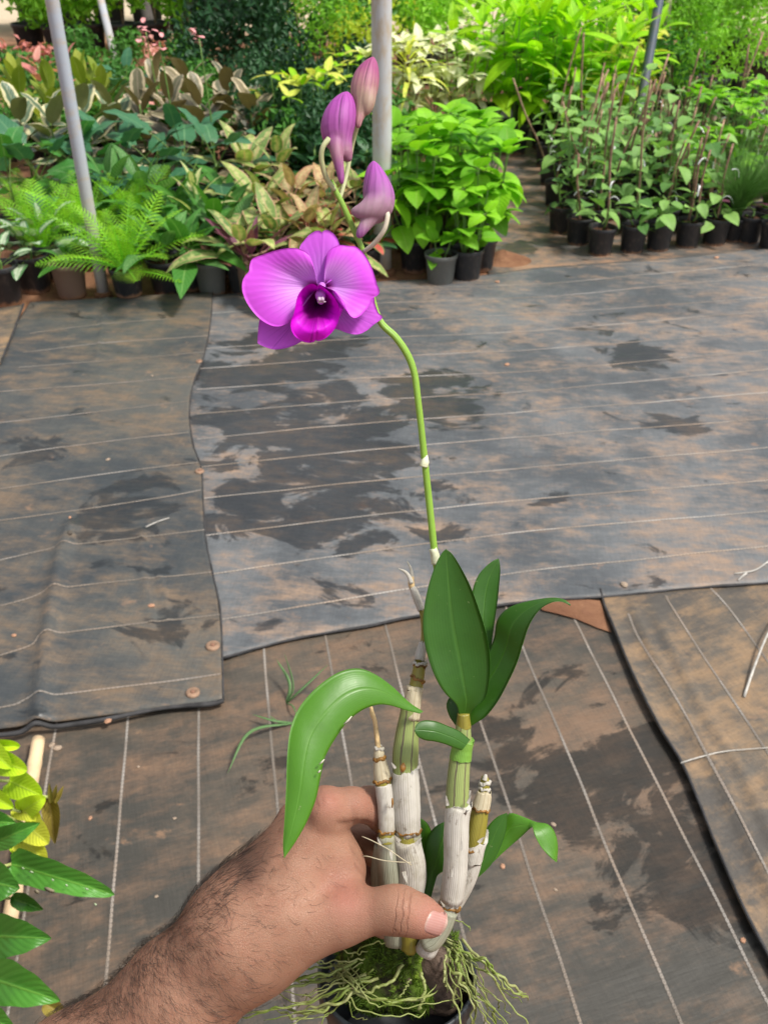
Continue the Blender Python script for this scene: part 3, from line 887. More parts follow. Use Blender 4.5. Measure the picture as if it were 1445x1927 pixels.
plant('purple', 'purple spear leaved plant in brown pot left of the flower', gp(478, 558), 9, 0.22, 0.07, 0.16, 'brown', e=(86, 35))
plant('red', 'red leaved plant half hidden behind the open flower', at(606, 415, .24), 14, 0.125, 0.075, 0.15, e=(72, 12), z1=.2)
plant('red', 'red leaved plant beside the thick white pole', at(662, 418, .24), 14, 0.125, 0.075, 0.15, e=(72, 12), z1=.2)
plant('agl', 'pink edged plant behind the purple spears', gp(520, 520), 13, 0.18, 0.08, 0.15, e=(80, 15))
plant('dark', 'low dark leaved plant at the foot of the white pole', gp(690, 520), 10, 0.13, 0.07, 0.14, e=(70, 5))

# second and third rows
for (px, py, hh, n, s, lab) in ((62, 372, .36, 13, .34, 'upright light green fern at the left edge'), (150, 345, .38, 15, .36, 'tall light green fern left of the grey pole'),
                                (245, 330, .38, 15, .33, 'tall light green fern right of the grey pole'), (12, 232, .55, 10, .28, 'light green fern at far left behind the blue green leaves')):
    fern(lab, at(px, py, hh), n, s, 84, 42, 0.075, 0.14)
def table(rows):
    for (kind, px, py, hh, n, s, e, lab) in rows:
        pos = at(px, py, hh)
        plant(kind, lab, pos, n, s * (1.5 if kind[:5] == 'ficus' else 1.32), 0.08, 0.15, e=e, z1=max(0.16, hh - s * 0.55 if kind[:5] in ('ficus', 'ygree') else hh - s * 0.8))
table([
    ('cala', 195, 290, .44, 12, .20, (80, 15), 'finely striped green plant just right of the grey pole'),
    ('cala', 262, 292, .44, 12, .20, (80, 15), 'striped green plant with long oval leaves behind the ferns'),
    ('cala', 300, 420, .30, 12, .18, (78, 12), 'dark striped plant above the black pot right of the fern'),
    ('dief', 345, 395, .34, 14, .25, (80, 8), 'plain green long leaved plant above the second black pot'),
    ('dief', 395, 345, .38, 14, .25, (80, 8), 'plain green plant with arching pointed leaves left of the pink ones'),
    ('diefc', 358, 300, .47, 12, .14, (80, 25), 'cream yellow leaved plant among dark green leaves'),
    ('dief', 310, 330, .40, 12, .22, (75, 5), 'green lance leaved plant beside the cream yellow one'),
    ('dief', 420, 300, .40, 11, .22, (75, 10), 'green lance leaved plant right of the cream yellow one'),
    ('agl', 450, 395, .36, 13, .20, (80, 12), 'pink edged plant with yellow green top above the maroon pot'),
    ('agl', 515, 375, .36, 13, .20, (80, 12), 'pink edged yellow green plant directly above the flower left petal'),
    ('aglr', 575, 370, .36, 13, .19, (80, 12), 'salmon veined plant directly above the open flower'),
    ('agl', 618, 388, .34, 12, .17, (80, 12), 'pale spotted plant left of the orchid stem'),
    ('agl', 485, 310, .42, 13, .21, (82, 15), 'yellow green and salmon plant in the middle of the left bed'),
    ('aglr', 548, 305, .42, 13, .20, (82, 15), 'salmon leaved plant left of the middle bud'),
    ('aglr', 615, 310, .40, 13, .19, (82, 15), 'salmon leaved plant behind the middle bud'),
    ('agl', 668, 300, .40, 12, .19, (80, 15), 'red veined green plant just left of the white pole'),
    ('agl', 455, 240, .48, 12, .22, (84, 18), 'tall yellow green plant with upright pointed leaves'),
    ('agl', 520, 245, .48, 12, .20, (84, 18), 'pale yellow green plant behind the salmon ones'),
    ('dark', 590, 235, .46, 16, .15, (70, -5), 'dark green bushy plant left of the middle bud'),
    ('dark', 640, 250, .44, 16, .15, (70, -5), 'dark green bushy plant behind the middle bud'),
    ('dark', 690, 235, .46, 16, .15, (70, -5), 'dark green bushy plant beside the white pole'),
    ('dark', 560, 195, .50, 16, .15, (70, -5), 'dark green bushy plant below the yellow croton'),
    ('big', 0, 262, .50, 9, .24, (70, 15), 'large fresh green leaves cut by the left edge'),
    ('blue', 60, 250, .50, 10, .25, (60, 5), 'large blue green leaves left of the grey pole'),
    ('blue', 215, 232, .50, 10, .22, (65, 8), 'blue green broad leaves right of the grey pole'),
    ('blue', 285, 245, .48, 9, .20, (65, 8), 'blue green broad leaves over the striped plants'),
    ('blue', 335, 215, .52, 11, .23, (65, 5), 'dark blue green arrow leaves in the middle of the left bed'),
    ('blue', 400, 240, .50, 10, .21, (65, 5), 'dark blue green leaves beside the yellow green spears'),
    ('big', 140, 240, .48, 9, .2, (70, 10), 'fresh green broad leaves behind the grey pole'),
    ('ficus', 30, 185, .56, 13, .18, (80, 8), 'cream edged variegated plant nearest the left edge'),
    ('ficus', 85, 180, .58, 13, .18, (80, 8), 'cream edged variegated plant left of the grey pole'),
    ('ficus', 150, 172, .58, 13, .19, (80, 8), 'cream edged variegated plant right beside the grey pole'),
    ('ficus', 205, 168, .56, 13, .18, (80, 8), 'cream edged variegated plant with olive leaf backs'),
    ('ficusb', 258, 160, .56, 13, .18, (80, 8), 'bronze variegated plant in the middle of the row'),
    ('ficusb', 315, 158, .56, 13, .18, (80, 8), 'bronze variegated plant with pinkish stems'),
    ('ficusb', 372, 160, .56, 13, .18, (80, 8), 'bronze variegated plant below the pink blossoms'),
    ('ficusb', 425, 130, .60, 13, .19, (86, 30), 'tall bronze variegated plant below the dark tree'),
    ('ficusb', 468, 165, .56, 12, .18, (80, 8), 'rightmost bronze variegated plant'),
    ('ficusb', 290, 122, .58, 12, .18, (80, 8), 'bronze variegated plant in the back row by the thin pole'),
    ('ficusb', 345, 118, .58, 12, .18, (80, 8), 'bronze variegated plant in the back row centre'),
    ('ygreen', 22, 112, .58, 12, .20, (86, 45), 'yellow green upright leaved plant near the left edge'),
    ('ygreen', 85, 125, .58, 12, .19, (86, 45), 'yellow green upright leaved plant just left of the pole'),
    ('ygreen', 150, 108, .60, 12, .21, (86, 45), 'olive yellow upright leaved plant between the two poles'),
    ('ygreen', 185, 118, .56, 11, .18, (86, 45), 'olive green upright leaved plant in front of the thin pole'),
    ('pink', 62, 78, .60, 12, .16, (70, 0), 'salmon pink leaved plant at upper left behind the pole'),
    ('pink', 120, 70, .60, 12, .16, (70, 0), 'salmon pink leaved plant right of the grey pole'),
    ('pink', 292, 92, .60, 11, .13, (70, 0), 'pink leaved plant left of the dark tree'),
    ('blue', 232, 112, .54, 10, .18, (70, 8), 'blue green plant right of the thin pole'),
])
# yellow croton plants below the dark tree
for (px, py, lab) in ((528, 152, 'lime yellow croton left of the buds'), (585, 150, 'lime yellow croton behind the buds'), (632, 142, 'bright yellow croton next to the upper bud'),
                      (655, 112, 'bright yellow green croton by the white pole')):
    root = potted('croton', lab, 'potted plant', at(px, py, .58), 0.085, 0.16, 'black', 'croton plants')
    bush(root, LV['yellow'] + LV['limeb'], 28, 0.16, 0.2, 0.62, 0.11, 0.15, 5)
# pink blossoms on thin stalks
BLOSSOM = leaf_mesh('petal_pink', 'oval', simple('pink_petal', (0.70, 0.30, 0.30), 0.6, 0.2, 30), W=0.75, arch=0.5)
for (px, py, hh, lab) in ((375, 72, .85, 'pink blossom stalk before the dark tree'), (300, 78, .80, 'pink blossom stalk left of the dark tree'), (275, 60, .8, 'pink blossom stalk beside the slim trunk')):
    root = empty('blossom_stalk', at(px, py, hh)); tag(root, lab, 'flower')
    stem(root, [(0, 0, 0), (0.02, 0, hh / 2), (0, 0, hh)], 0.006, 0.003, STEM_G)
    for i in range(9):
        put_leaf(BLOSSOM, root, (rnd.uniform(-.04, .04), rnd.uniform(-.04, .04), hh + rnd.uniform(-.05, .05)), rnd.uniform(0, 6.3), rnd.uniform(-.2, 1), rnd.uniform(.03, .05), name='petal')

# ------------------------------------------------------------ middle: bright green bushes
def hyd(lab, pos, n=44, R=0.17, z1=0.5, r=0.075, h=0.15, pot='black', s=(0.105, 0.15), nst=7):
    root = potted('green_bush', lab, 'potted plant', pos, r, h, pot, 'bright green bushes by the white pole')
    bush(root, LV['hydr'], n, R, h, z1, s[0], s[1], nst)
    return root
hyd('small bright green seedling in the grey pot in front of the bushes', gp(828, 536), 10, 0.04, 0.22, 0.072, 0.145, 'grey', (0.08, 0.11), 2)
hyd('bright green bush at the right front in a black pot', gp(876, 528), 44, 0.10, 0.42, s=(0.08, 0.12))
hyd('bright green bush at the right edge beside the bare strip', gp(902, 506), 70, 0.17, 0.57)
hyd('bright green bush left front by the white pole', gp(780, 508), 70, 0.16, 0.57)
hyd('bright green bush in the middle front', gp(838, 496), 77, 0.17, 0.60)
hyd('bright green bush behind the left front one', gp(768, 470), 49, 0.18, 0.60)
hyd('bright green bush behind the middle front one', gp(855, 452), 49, 0.19, 0.60)
hyd('bright green bush behind the right edge one', gp(897, 452), 56, 0.18, 0.56)
hyd('bright green bush in the third row left', gp(790, 418), 40, 0.19, 0.50)
hyd('bright green bush in the third row middle', gp(850, 402), 40, 0.19, 0.48)
hyd('bright green bush in the third row right', gp(885, 398), 40, 0.17, 0.46)
hyd('bright green bush in the back row left', gp(790, 366), 36, 0.2, 0.40)
hyd('bright green bush in the back row right', gp(872, 352), 36, 0.2, 0.38)
# white shrubs
for i, (px, py, hh, lab) in enumerate(((762, 138, .50, 'cream white leaved shrub beside the white pole'), (815, 125, .52, 'cream white leaved shrub in the middle of three'),
                         (868, 132, .50, 'cream white leaved shrub at the right of three'), (885, 92, .54, 'tall cream white shrub under the lime plants'))):
    root = potted('cream_shrub', lab, 'shrub', at(px, py, hh), 0.1, 0.2, 'black', 'cream white shrubs')
    bush(root, LV['cream'], 96, 0.24, 0.22, hh + 0.20, 0.11, 0.16, 8, STEM_B, whorl=4)
# yellow strap plant beside the pole
root = potted('strap_plant', 'yellow strap leaved plant right of the white pole', 'potted plant', at(768, 75, .7), 0.09, 0.18)
STRAP = [leaf_mesh('leaf_strap', 'strap', LM['yellow'], W=0.09, arch=1.7, fold=0.3, nseg=12)]
rosette(root, STRAP, 22, 0.45, 0.22, 0.32, 80, 20, stemr=0.02, stem_mat=STEM_B, z1=0.62)
# lime green lance leaved clumps
def far(px, dist):
    """ground place at this distance in front of the camera, in line with pixel column px near the top of the frame"""
    c = dist * math.cos(PITCH) + CAM_H * math.sin(PITCH)
    return ((px - CX) / F_PX * c, dist, 0.0)
for (px, dist, lab) in ((905, 6.9, 'lime green clump behind the cream shrubs'), (962, 6.35, 'lime green clump with long pointed leaves left of the stakes'), (1025, 6.5, 'lime green clump above the left stakes'),
                          (1085, 6.45, 'lime green clump in the middle of the bright bed'), (1128, 6.75, 'lime green clump left of the yellow leaves'), (985, 7.4, 'lime green clump at the top edge left'),
                          (1055, 7.3, 'lime green clump at the top edge middle'), (1125, 7.4, 'lime green clump at the top edge right')):
    root = potted('lance_plant', lab, 'potted plant', far(px, dist), 0.11, 0.2, 'black', 'lime green lance leaved clumps')
    bush(root, LV['lime'] + LV['limeb'], 84, 0.3, 0.18, 0.82, 0.22, 0.33, 7, droop=(-10, 50), whorl=4)
for (px, py, hh, lab) in ((1152, 98, .52, 'yellow leaved croton before the blue pole'), (1178, 66, .52, 'tall yellow leaved croton left of the blue pole'), (1205, 84, .52, 'yellow leaved croton touching the blue pole'), (1140, 130, .5, 'low pale yellow croton among the stakes')):
    root = potted('croton', lab, 'potted plant', at(px, py, hh), 0.09, 0.18, 'black', 'croton plants')
    bush(root, LV['yellow'], 45, 0.17, 0.2, hh + 0.12, 0.13, 0.18, 5, whorl=3)

# ------------------------------------------------------------ right: block of staked seedlings
STAKE = simple('wooden_stake', (0.25, 0.145, 0.10), 0.85, 0.35, 25, 0.4, 0.004)
STAKE2 = simple('pale_wooden_stake', (0.36, 0.23, 0.15), 0.85, 0.3, 25, 0.4, 0.004)
TIE = simple('white_plastic_tie', (0.78, 0.80, 0.78), 0.35, 0.08, 20)
def ribbon_mesh(L=0.06, W=0.008):
    v, f = [], []
    for i in range(7):
        t = i / 6
        y = L * t * 0.85; z = 0.02 * math.sin(t * 2.5) - 0.5 * L * t * t
        for s in (-1, 1):
            for th in (0, 0.0012):
                v.append((s * W / 2, y, z + th))
    for i in range(6):
        a = i * 4
        f += [(a, a + 4, a + 6, a + 2), (a + 1, a + 3, a + 7, a + 5), (a, a + 1, a + 5, a + 4), (a + 2, a + 6, a + 7, a + 3)]
    return make_mesh('tie', v, f, TIE)
TIE_ME = ribbon_mesh()
def stake_mesh(mat, name):
    c = catmull([(0, 0, 0), (0.006, 0.004, 0.3), (-0.005, 0.003, 0.62), (0.004, -0.004, 1.0)], 9)
    v, f, uv = tube(c, [.0058, .0058, .0056, .0056, .0055, .0054, .0053, .0052, .005], 7)
    return make_mesh(name, v, f, mat, uv)
STAKES = [stake_mesh(STAKE, 'stake_a'), stake_mesh(STAKE2, 'stake_b')]
def seed_stem_mesh():
    c = catmull([(0, 0, 0), (0.015, 0.01, 0.3), (-0.012, 0.012, 0.65), (0.008, -0.01, 1.0)], 9)
    v, f, uv = tube(c, np.linspace(0.0035, 0.0018, 9), 5)
    return make_mesh('stem', v, f, STEM_G, uv)
SEEDSTEM = seed_stem_mesh()
def seedling(lab, pos, tall=0.42, nl=12, staked=True, tie=True, r=0.066, h=0.135, low=False):
    root = potted('staked_seedling', lab, 'seedling', pos, r, h, 'black', 'staked seedlings in black pots')
    ht = h * 0.85
    if staked:
        tl = rnd.uniform(0.34, 0.72)
        tilt = Matrix.Rotation(rnd.gauss(0, .12), 4, 'X') @ Matrix.Rotation(rnd.gauss(.06, .14), 4, 'Y')
        link('stake', STAKES[int(rnd.random() < .3)], root, matrix=Matrix.Translation((rnd.uniform(-.02, .02), rnd.uniform(-.02, .02), ht - 0.02)) @ tilt @ Matrix.Diagonal((1, 1, tl, 1)))
        if rnd.random() < .45:
            link('stake', STAKES[int(rnd.random() < .5)], root, matrix=Matrix.Translation((rnd.uniform(-.03, .03), rnd.uniform(-.03, .03), ht - 0.02)) @ Matrix.Rotation(rnd.gauss(0, .16), 4, 'X') @ Matrix.Rotation(rnd.gauss(.05, .18), 4, 'Y') @ Matrix.Diagonal((.9, .9, tl * rnd.uniform(.6, 1.1), 1)))
        if tie:
            for _ in range(rnd.choice((1, 2, 2))):
                link('tie', TIE_ME, root, matrix=Matrix.Translation((rnd.uniform(-.01, .02), rnd.uniform(-.03, .0), ht + rnd.uniform(.05, .3))) @ Matrix.Rotation(rnd.uniform(1.5, 4.8), 4, 'Z') @ Matrix.Rotation(rnd.uniform(-.6, .3), 4, 'X'))
    link('stem', SEEDSTEM, root, matrix=Matrix.Translation((0, 0, ht)) @ Matrix.Rotation(rnd.uniform(0, 6), 4, 'Z') @ Matrix.Diagonal((1.5, 1.5, tall, 1)))
    az = rnd.uniform(0, 6)
    for i in range(nl):
        t = (i + 0.6) / nl
        az += 2.4
        put_leaf(rnd.choice(LV['seed']), root, (rnd.uniform(-.03, .03), rnd.uniform(-.03, .03), ht + tall * t * (0.5 if low else 1)), az, math.radians(rnd.uniform(-20, 40)), rnd.uniform(.065, .115), rnd.uniform(-.4, .4))
    return root
front = [((1127, 479), 'nearest staked pot at the front left corner', .2, 5, True), ((1086, 459), 'black pot at the left end of the seedling block', .3, 9, True), ((1187, 474), 'third front pot from the left with trailing leaves', .16, 12, False),
         ((1236, 471), 'fourth front pot from the left with small low leaves', .14, 12, False), ((1290, 465), 'fifth front pot from the left with a white tie above', .14, 8, True),
         ((1341, 460), 'sixth front pot from the left with pale leaves', .14, 9, True), ((1404, 456), 'small black pot beside the grassy tuft', .1, 4, False), ((1447, 470), 'black pot cut by the right edge', .2, 6, True)]
for (p, lab, tall, nl, st) in front:
    seedling(lab + ' of the seedlings', gp(*p), tall, nl, st, low=False)
ORD = ['first', 'second', 'third', 'fourth', 'fifth', 'sixth', 'seventh', 'eighth', 'ninth', 'tenth', 'eleventh', 'twelfth']
for row in range(7):
    y = 4.70 + row * 0.225
    x0 = 0.90 + 0.02 * row
    c = 0
    for cc in range(10):
        x = x0 + cc * 0.165 + rnd.uniform(-.02, .02) + (0.08 if row % 2 else 0)
        if x > 0.42 * y + 0.25 or (row < 3 and x > 1.72): continue
        lab = 'staked seedling, %s from the left in the %s row from the front' % (ORD[c], ORD[row + 1]); c += 1
        seedling(lab, (x, y + rnd.uniform(-.03, .03), 0), rnd.uniform(.28, .46), 12 if row > 3 else 15, rnd.random() < 0.85, row < 7)
# grassy tuft and purple plants at right
def grass_tuft(n, L, seed):
    r = random.Random(seed); mb = MB()
    for i in range(n):
        a = r.uniform(0, 6.28); lean = r.uniform(.1, 1.0); l = L * r.uniform(.6, 1.1)
        pts = []
        for k in range(5):
            t = k / 4
            out = lean * t * t * l * 0.8
            pts.append((math.cos(a) * (out + .02 * r.random()), math.sin(a) * (out + .01), l * t * (1 - 0.3 * lean * t)))
        mb.tube(pts, [0.0016, .0016, .0014, .001, .0004], 3, False)
    return mb
root = potted('grassy_tuft', 'fine leaved grassy tuft right of the front seedling pots', 'potted plant', gp(1375, 452), 0.07, 0.12)
go = link('foliage', grass_tuft(420, 0.36, 3).mesh('foliage', LM['grass']), root, matrix=Matrix.Translation((0, 0, .1))); go['kind'] = 'stuff'
root = potted('grassy_tuft', 'thin grassy tuft at the right edge behind the pots', 'potted plant', gp(1432, 430), 0.07, 0.12)
go = link('foliage', grass_tuft(260, 0.34, 4).mesh('foliage', LM['grass']), root, matrix=Matrix.Translation((0, 0, .1))); go['kind'] = 'stuff'
for (px, py, lab) in ((1378, 300, 'purple leaved plant right of the tall stakes'), (1412, 318, 'purple leaved plant by the right edge'), (1365, 275, 'small purple plant behind the stakes'), (1335, 205, 'dark purple low plant far right')):
    plant('purple', lab, at(px, py, .3), 14, 0.13, 0.065, 0.13, e=(70, 0), group='purple plants on the right')
for (px, py, hh, lab) in ((1330, 268, .35, 'yellow green leafy seedling right of the stakes'), (1425, 245, .4, 'light green leafy plant at right edge'), (1395, 220, .45, 'light green leafy plant behind the purple ones'),
                          (1330, 190, .5, 'broad light green leafy plant behind the tallest stake'), (1370, 180, .5, 'round leaved green plant far right'), (1425, 180, .5, 'round leaved green plant at the right edge')):
    root = potted('green_bush', lab, 'potted plant', at(px, py, hh), 0.075, 0.14, 'black', 'leafy plants on the right')
    bush(root, LV['hydr'], 34, 0.15, 0.15, hh + 0.06, 0.07, 0.11, 6)

# ------------------------------------------------------------ far shrubs and trees
FOL = {
    'fine': [foliage_mesh('crown_fine_%d' % i, 1500, .42, .62, .38, .075, LM['fine'], .5, 10 + i) for i in range(3)],
    'airy': [foliage_mesh('crown_airy_%d' % i, 1300, .42, .70, .42, .055, LM['fine'], .4, 20 + i, shell=.2) for i in range(2)],
    'dark': [foliage_mesh('crown_dark_%d' % i, 2600, 1.0, 1.3, .95, .17, LM['fined'], .5, 30 + i, upright=-.2) for i in range(2)],
    'lime': [foliage_mesh('crown_lime_%d' % i, 1100, .42, .62, .36, .11, LM['finel'], .35, 40 + i) for i in range(2)],
    'yell': [foliage_mesh('crown_yellow_%d' % i, 1200, .40, .55, .34, .06, LM['finey'], .5, 50 + i) for i in range(1)],
    'pinkf': [foliage_mesh('crown_pink', 420, .40, .5, .34, .13, LM['pink'], .5, 77)],
    'mid': [foliage_mesh('crown_mid_%d' % i, 1300, .40, .55, .36, .10, LM['dief'], .45, 60 + i) for i in range(2)],
}
def shrub(kind, lab, pos, s, group, pot=True, name='shrub', cat='shrub', trunk=None):
    if pot:
        root = potted(name, lab, cat, pos, 0.14 * s, 0.24 * s, 'black', group)
    else:
        root = empty(name, pos); tag(root, lab, cat, group)
    o = link('crown', rnd.choice(FOL[kind]), root, matrix=Matrix.Rotation(rnd.uniform(0, 6), 4, 'Z') @ Matrix.Diagonal((s, s, s * rnd.uniform(.9, 1.1), 1)))
    o['kind'] = 'stuff'
    stem(root, [(0, 0, 0.05), (0.02, 0.01, .3 * s), (-.01, 0, .6 * s)], 0.015 * s, 0.008 * s, STEM_B, 'trunk')
    return root
for i, px in enumerate((62, 118, 176, 236, 296, 356)):
    shrub('fine', 'small leaved hedge shrub in a black bag, %s from left in front row' % ORD[i], far(px, 10.6 + rnd.uniform(-.2, .2)), 1.15, 'hedge shrubs at upper left')
for i, px in enumerate((70, 140, 210, 280, 350, 415)):
    shrub('fine', 'hedge shrub at the top edge, %s from left in the rear row' % ORD[i], far(px, 12.6 + rnd.uniform(-.2, .2)), 1.5, 'hedge shrubs at upper left')
for i, (px, dist, kd) in enumerate(((30, 7.6, 'mid'), (110, 7.4, 'mid'), (190, 7.6, 'mid'), (250, 7.3, 'mid'), (330, 7.5, 'mid'), (400, 7.2, 'mid'), (60, 8.8, 'pinkf'), (150, 9.0, 'mid'), (240, 8.8, 'mid'), (300, 8.9, 'pinkf'), (365, 9.1, 'mid'))):
    shrub(kd, 'low %s plant behind the variegated ones, %s from left in %s low row' % ('pink leaved' if kd == 'pinkf' else 'green', ORD[i % 6], 'the nearer' if i < 6 else 'the farther'), far(px, dist), .5, 'low plants behind the variegated row')
for (px, py, lab, kd) in ((600, 95, 'feathery green shrub left of the upper bud', 'airy'), (560, 60, 'feathery green shrub right of the dark tree', 'airy'), (640, 60, 'leafy shrub left of the white pole near the top', 'mid'), (690, 85, 'yellow green shrub touching the white pole', 'yell'),
                          (590, 15, 'yellow green shrub at the top edge right of the dark tree', 'yell'), (650, 10, 'green shrub at the top edge left of the white pole', 'fine'), (690, 30, 'green shrub behind the white pole', 'mid'),
                          (770, 35, 'small leaved shrub right of the white pole', 'fine'), (820, 55, 'small leaved grey green shrub above the cream shrubs', 'fine'), (790, 5, 'small leaved shrub at the top edge by the white pole', 'fine'), (860, 15, 'green shrub at the top edge left of the lime clumps', 'lime')):
    shrub(kd, lab, at(px, py, .42), .95, 'shrubs behind the buds')
for (px, py, lab, kd, s) in ((1200, 30, 'small leaved shrub behind the blue pole', 'fine', 1.1), (1290, 55, 'small leaved shrub right of the green trunk', 'fine', 1.0), (1345, 35, 'light green shrub at upper right', 'fine', 1.1), (1405, 25, 'light green shrub in the upper right corner', 'airy', 1.2),
                             (1290, 105, 'feathery low shrub right of the trunk', 'airy', .9), (1350, 95, 'feathery shrub in the right bed', 'airy', 1.0), (1410, 95, 'feathery shrub at the right edge', 'airy', 1.0), (1320, 140, 'feathery low shrub above the tallest stake', 'airy', .8),
                             (1400, 140, 'feathery low shrub at right above the round leaves', 'airy', .85), (1240, 8, 'green shrub at the top edge by the blue pole', 'fine', 1.1), (1310, 2, 'green shrub at the top edge far right', 'mid', 1.1), (1440, 60, 'light shrub cut by the right edge', 'airy', 1.1), (1262, 140, 'dark low shrub behind the blue pole', 'mid', .7), (1080, -30, 'lime shrub beyond the lime clumps left', 'lime', 1.2), (1180, -20, 'lime shrub beyond the lime clumps right', 'lime', 1.2), (1380, -30, 'green shrub beyond the upper right bed', 'fine', 1.3), (970, -35, 'lime shrub beyond the lime clumps far left', 'lime', 1.2)):
    shrub(kd, lab, at(px, max(py, 5), .42 * s), s, 'shrubs in the far right bed')
shrub('dark', 'dark green dense tree at the top left of centre', far(458, 8.2), .56, None, False, 'tree', 'tree')
shrub('dark', 'dark green shrub left of the dense tree', far(405, 7.7), .34, None, False, 'shrub', 'shrub')
shrub('dark', 'dark green shrub in the shade right of the dense tree', far(515, 7.9), .42, None, False, 'shrub', 'shrub')
shrub('dark', 'dark tall shrub directly behind the dense tree', far(450, 9.4), .6, None, False, 'shrub', 'shrub')
# leafy filler plants standing between the rows of the left bed
for i, (px, dist) in enumerate(((500, 5.6), (555, 5.3), (610, 5.15), (665, 5.3), (530, 6.1), (590, 5.9), (650, 5.95), (700, 5.8), (480, 6.7), (545, 6.8), (610, 6.7), (670, 6.7))):
    shrub(('dark', 'mid', 'dark')[i % 3], 'low leafy plant behind the salmon bed, %s from left in its %s row' % (ORD[i % 4], ORD[i // 4]), far(px, dist), .26 if i % 3 != 1 else .55, 'low leafy plants behind the salmon bed')
for i, (px, dist) in enumerate(((20, 5.9), (80, 6.1), (140, 5.9), (205, 6.1), (265, 6.0), (330, 6.1), (395, 5.9), (450, 6.1), (45, 6.7), (120, 6.8), (200, 6.7), (280, 6.8), (355, 6.7), (425, 6.6))):
    shrub('mid', 'low green plant behind the %s row, %s from left' % ('variegated' if i < 8 else 'olive leaved', ORD[i % 8]), far(px, dist), .44, 'low green plants in the left bed')
# far row that closes the view behind everything
for i, x in enumerate((-9, -7.4, -5.8, -4.3, -2.8, -1.2, .4, 2.0, 3.5, 5.1, 6.6, 8.2)):
    if i < 2: continue
    shrub(('fine', 'mid', 'lime', 'airy')[i % 4], 'large leafy shrub in the farthest row, place %s counting from the left' % ('', '', 'one', 'two', 'three', 'four', 'five', 'six', 'seven', 'eight', 'nine', 'ten')[i], (x, 16.6 + rnd.uniform(-.4, .4), 0), 2.0, 'farthest row of shrubs', False)
# slim trunks
def trunk(lab, b, t, r0, r1, mat, crown_kind, s):
    root = empty('tree', b); tag(root, lab, 'tree')
    c = catmull([tuple(Vector(b)), tuple(Vector(b).lerp(Vector(t), .3) + Vector((.015, 0, 0))), tuple(Vector(b).lerp(Vector(t), .65) - Vector((.012, 0, 0))), tuple(t)], 16)
    v, f, uv = tube(c, np.linspace(r0, r1, 16), 9)
    mesh_obj('trunk', v, f, mat, root, b, uv)
    o = link('crown', FOL[crown_kind][0], root, matrix=Matrix.Translation(Vector(t) - Vector(b) - Vector((0, 0, .3))) @ Matrix.Scale(s, 4)); o['kind'] = 'stuff'
b = G(1245, 232); trunk('slim green and tan trunk just right of the blue pole', b, P(1266, -90, 7.2), .03, .022, simple('green_bark', (0.30, 0.31, 0.15), .8, .35, 14), 'fine', 1.4)
b = G(283, 88); trunk('slim dark trunk near the top left behind the bronze leaves', b, P(262, -70, 10.4), .07, .055, simple('dark_bark', (0.06, 0.05, 0.045), .9, .35, 14), 'fine', 2.2)
# ================================================================== SMOOTH SOLIDS (signed distance + surface nets)
def cone_sdf(p, a, b, ra, rb):
    """round cone from a (radius ra) to b (radius rb)"""
    ba = b - a
    l2 = float(ba @ ba)
    t = np.clip(((p - a) @ ba) / max(l2, 1e-12), 0, 1)
    d = np.linalg.norm(p - a - t[..., None] * ba, axis=-1)
    return d - (ra + (rb - ra) * t)

def smin(a, b, k):
    h = np.clip(0.5 + 0.5 * (b - a) / k, 0, 1)
    return b + (a - b) * h - k * h * (1 - h)

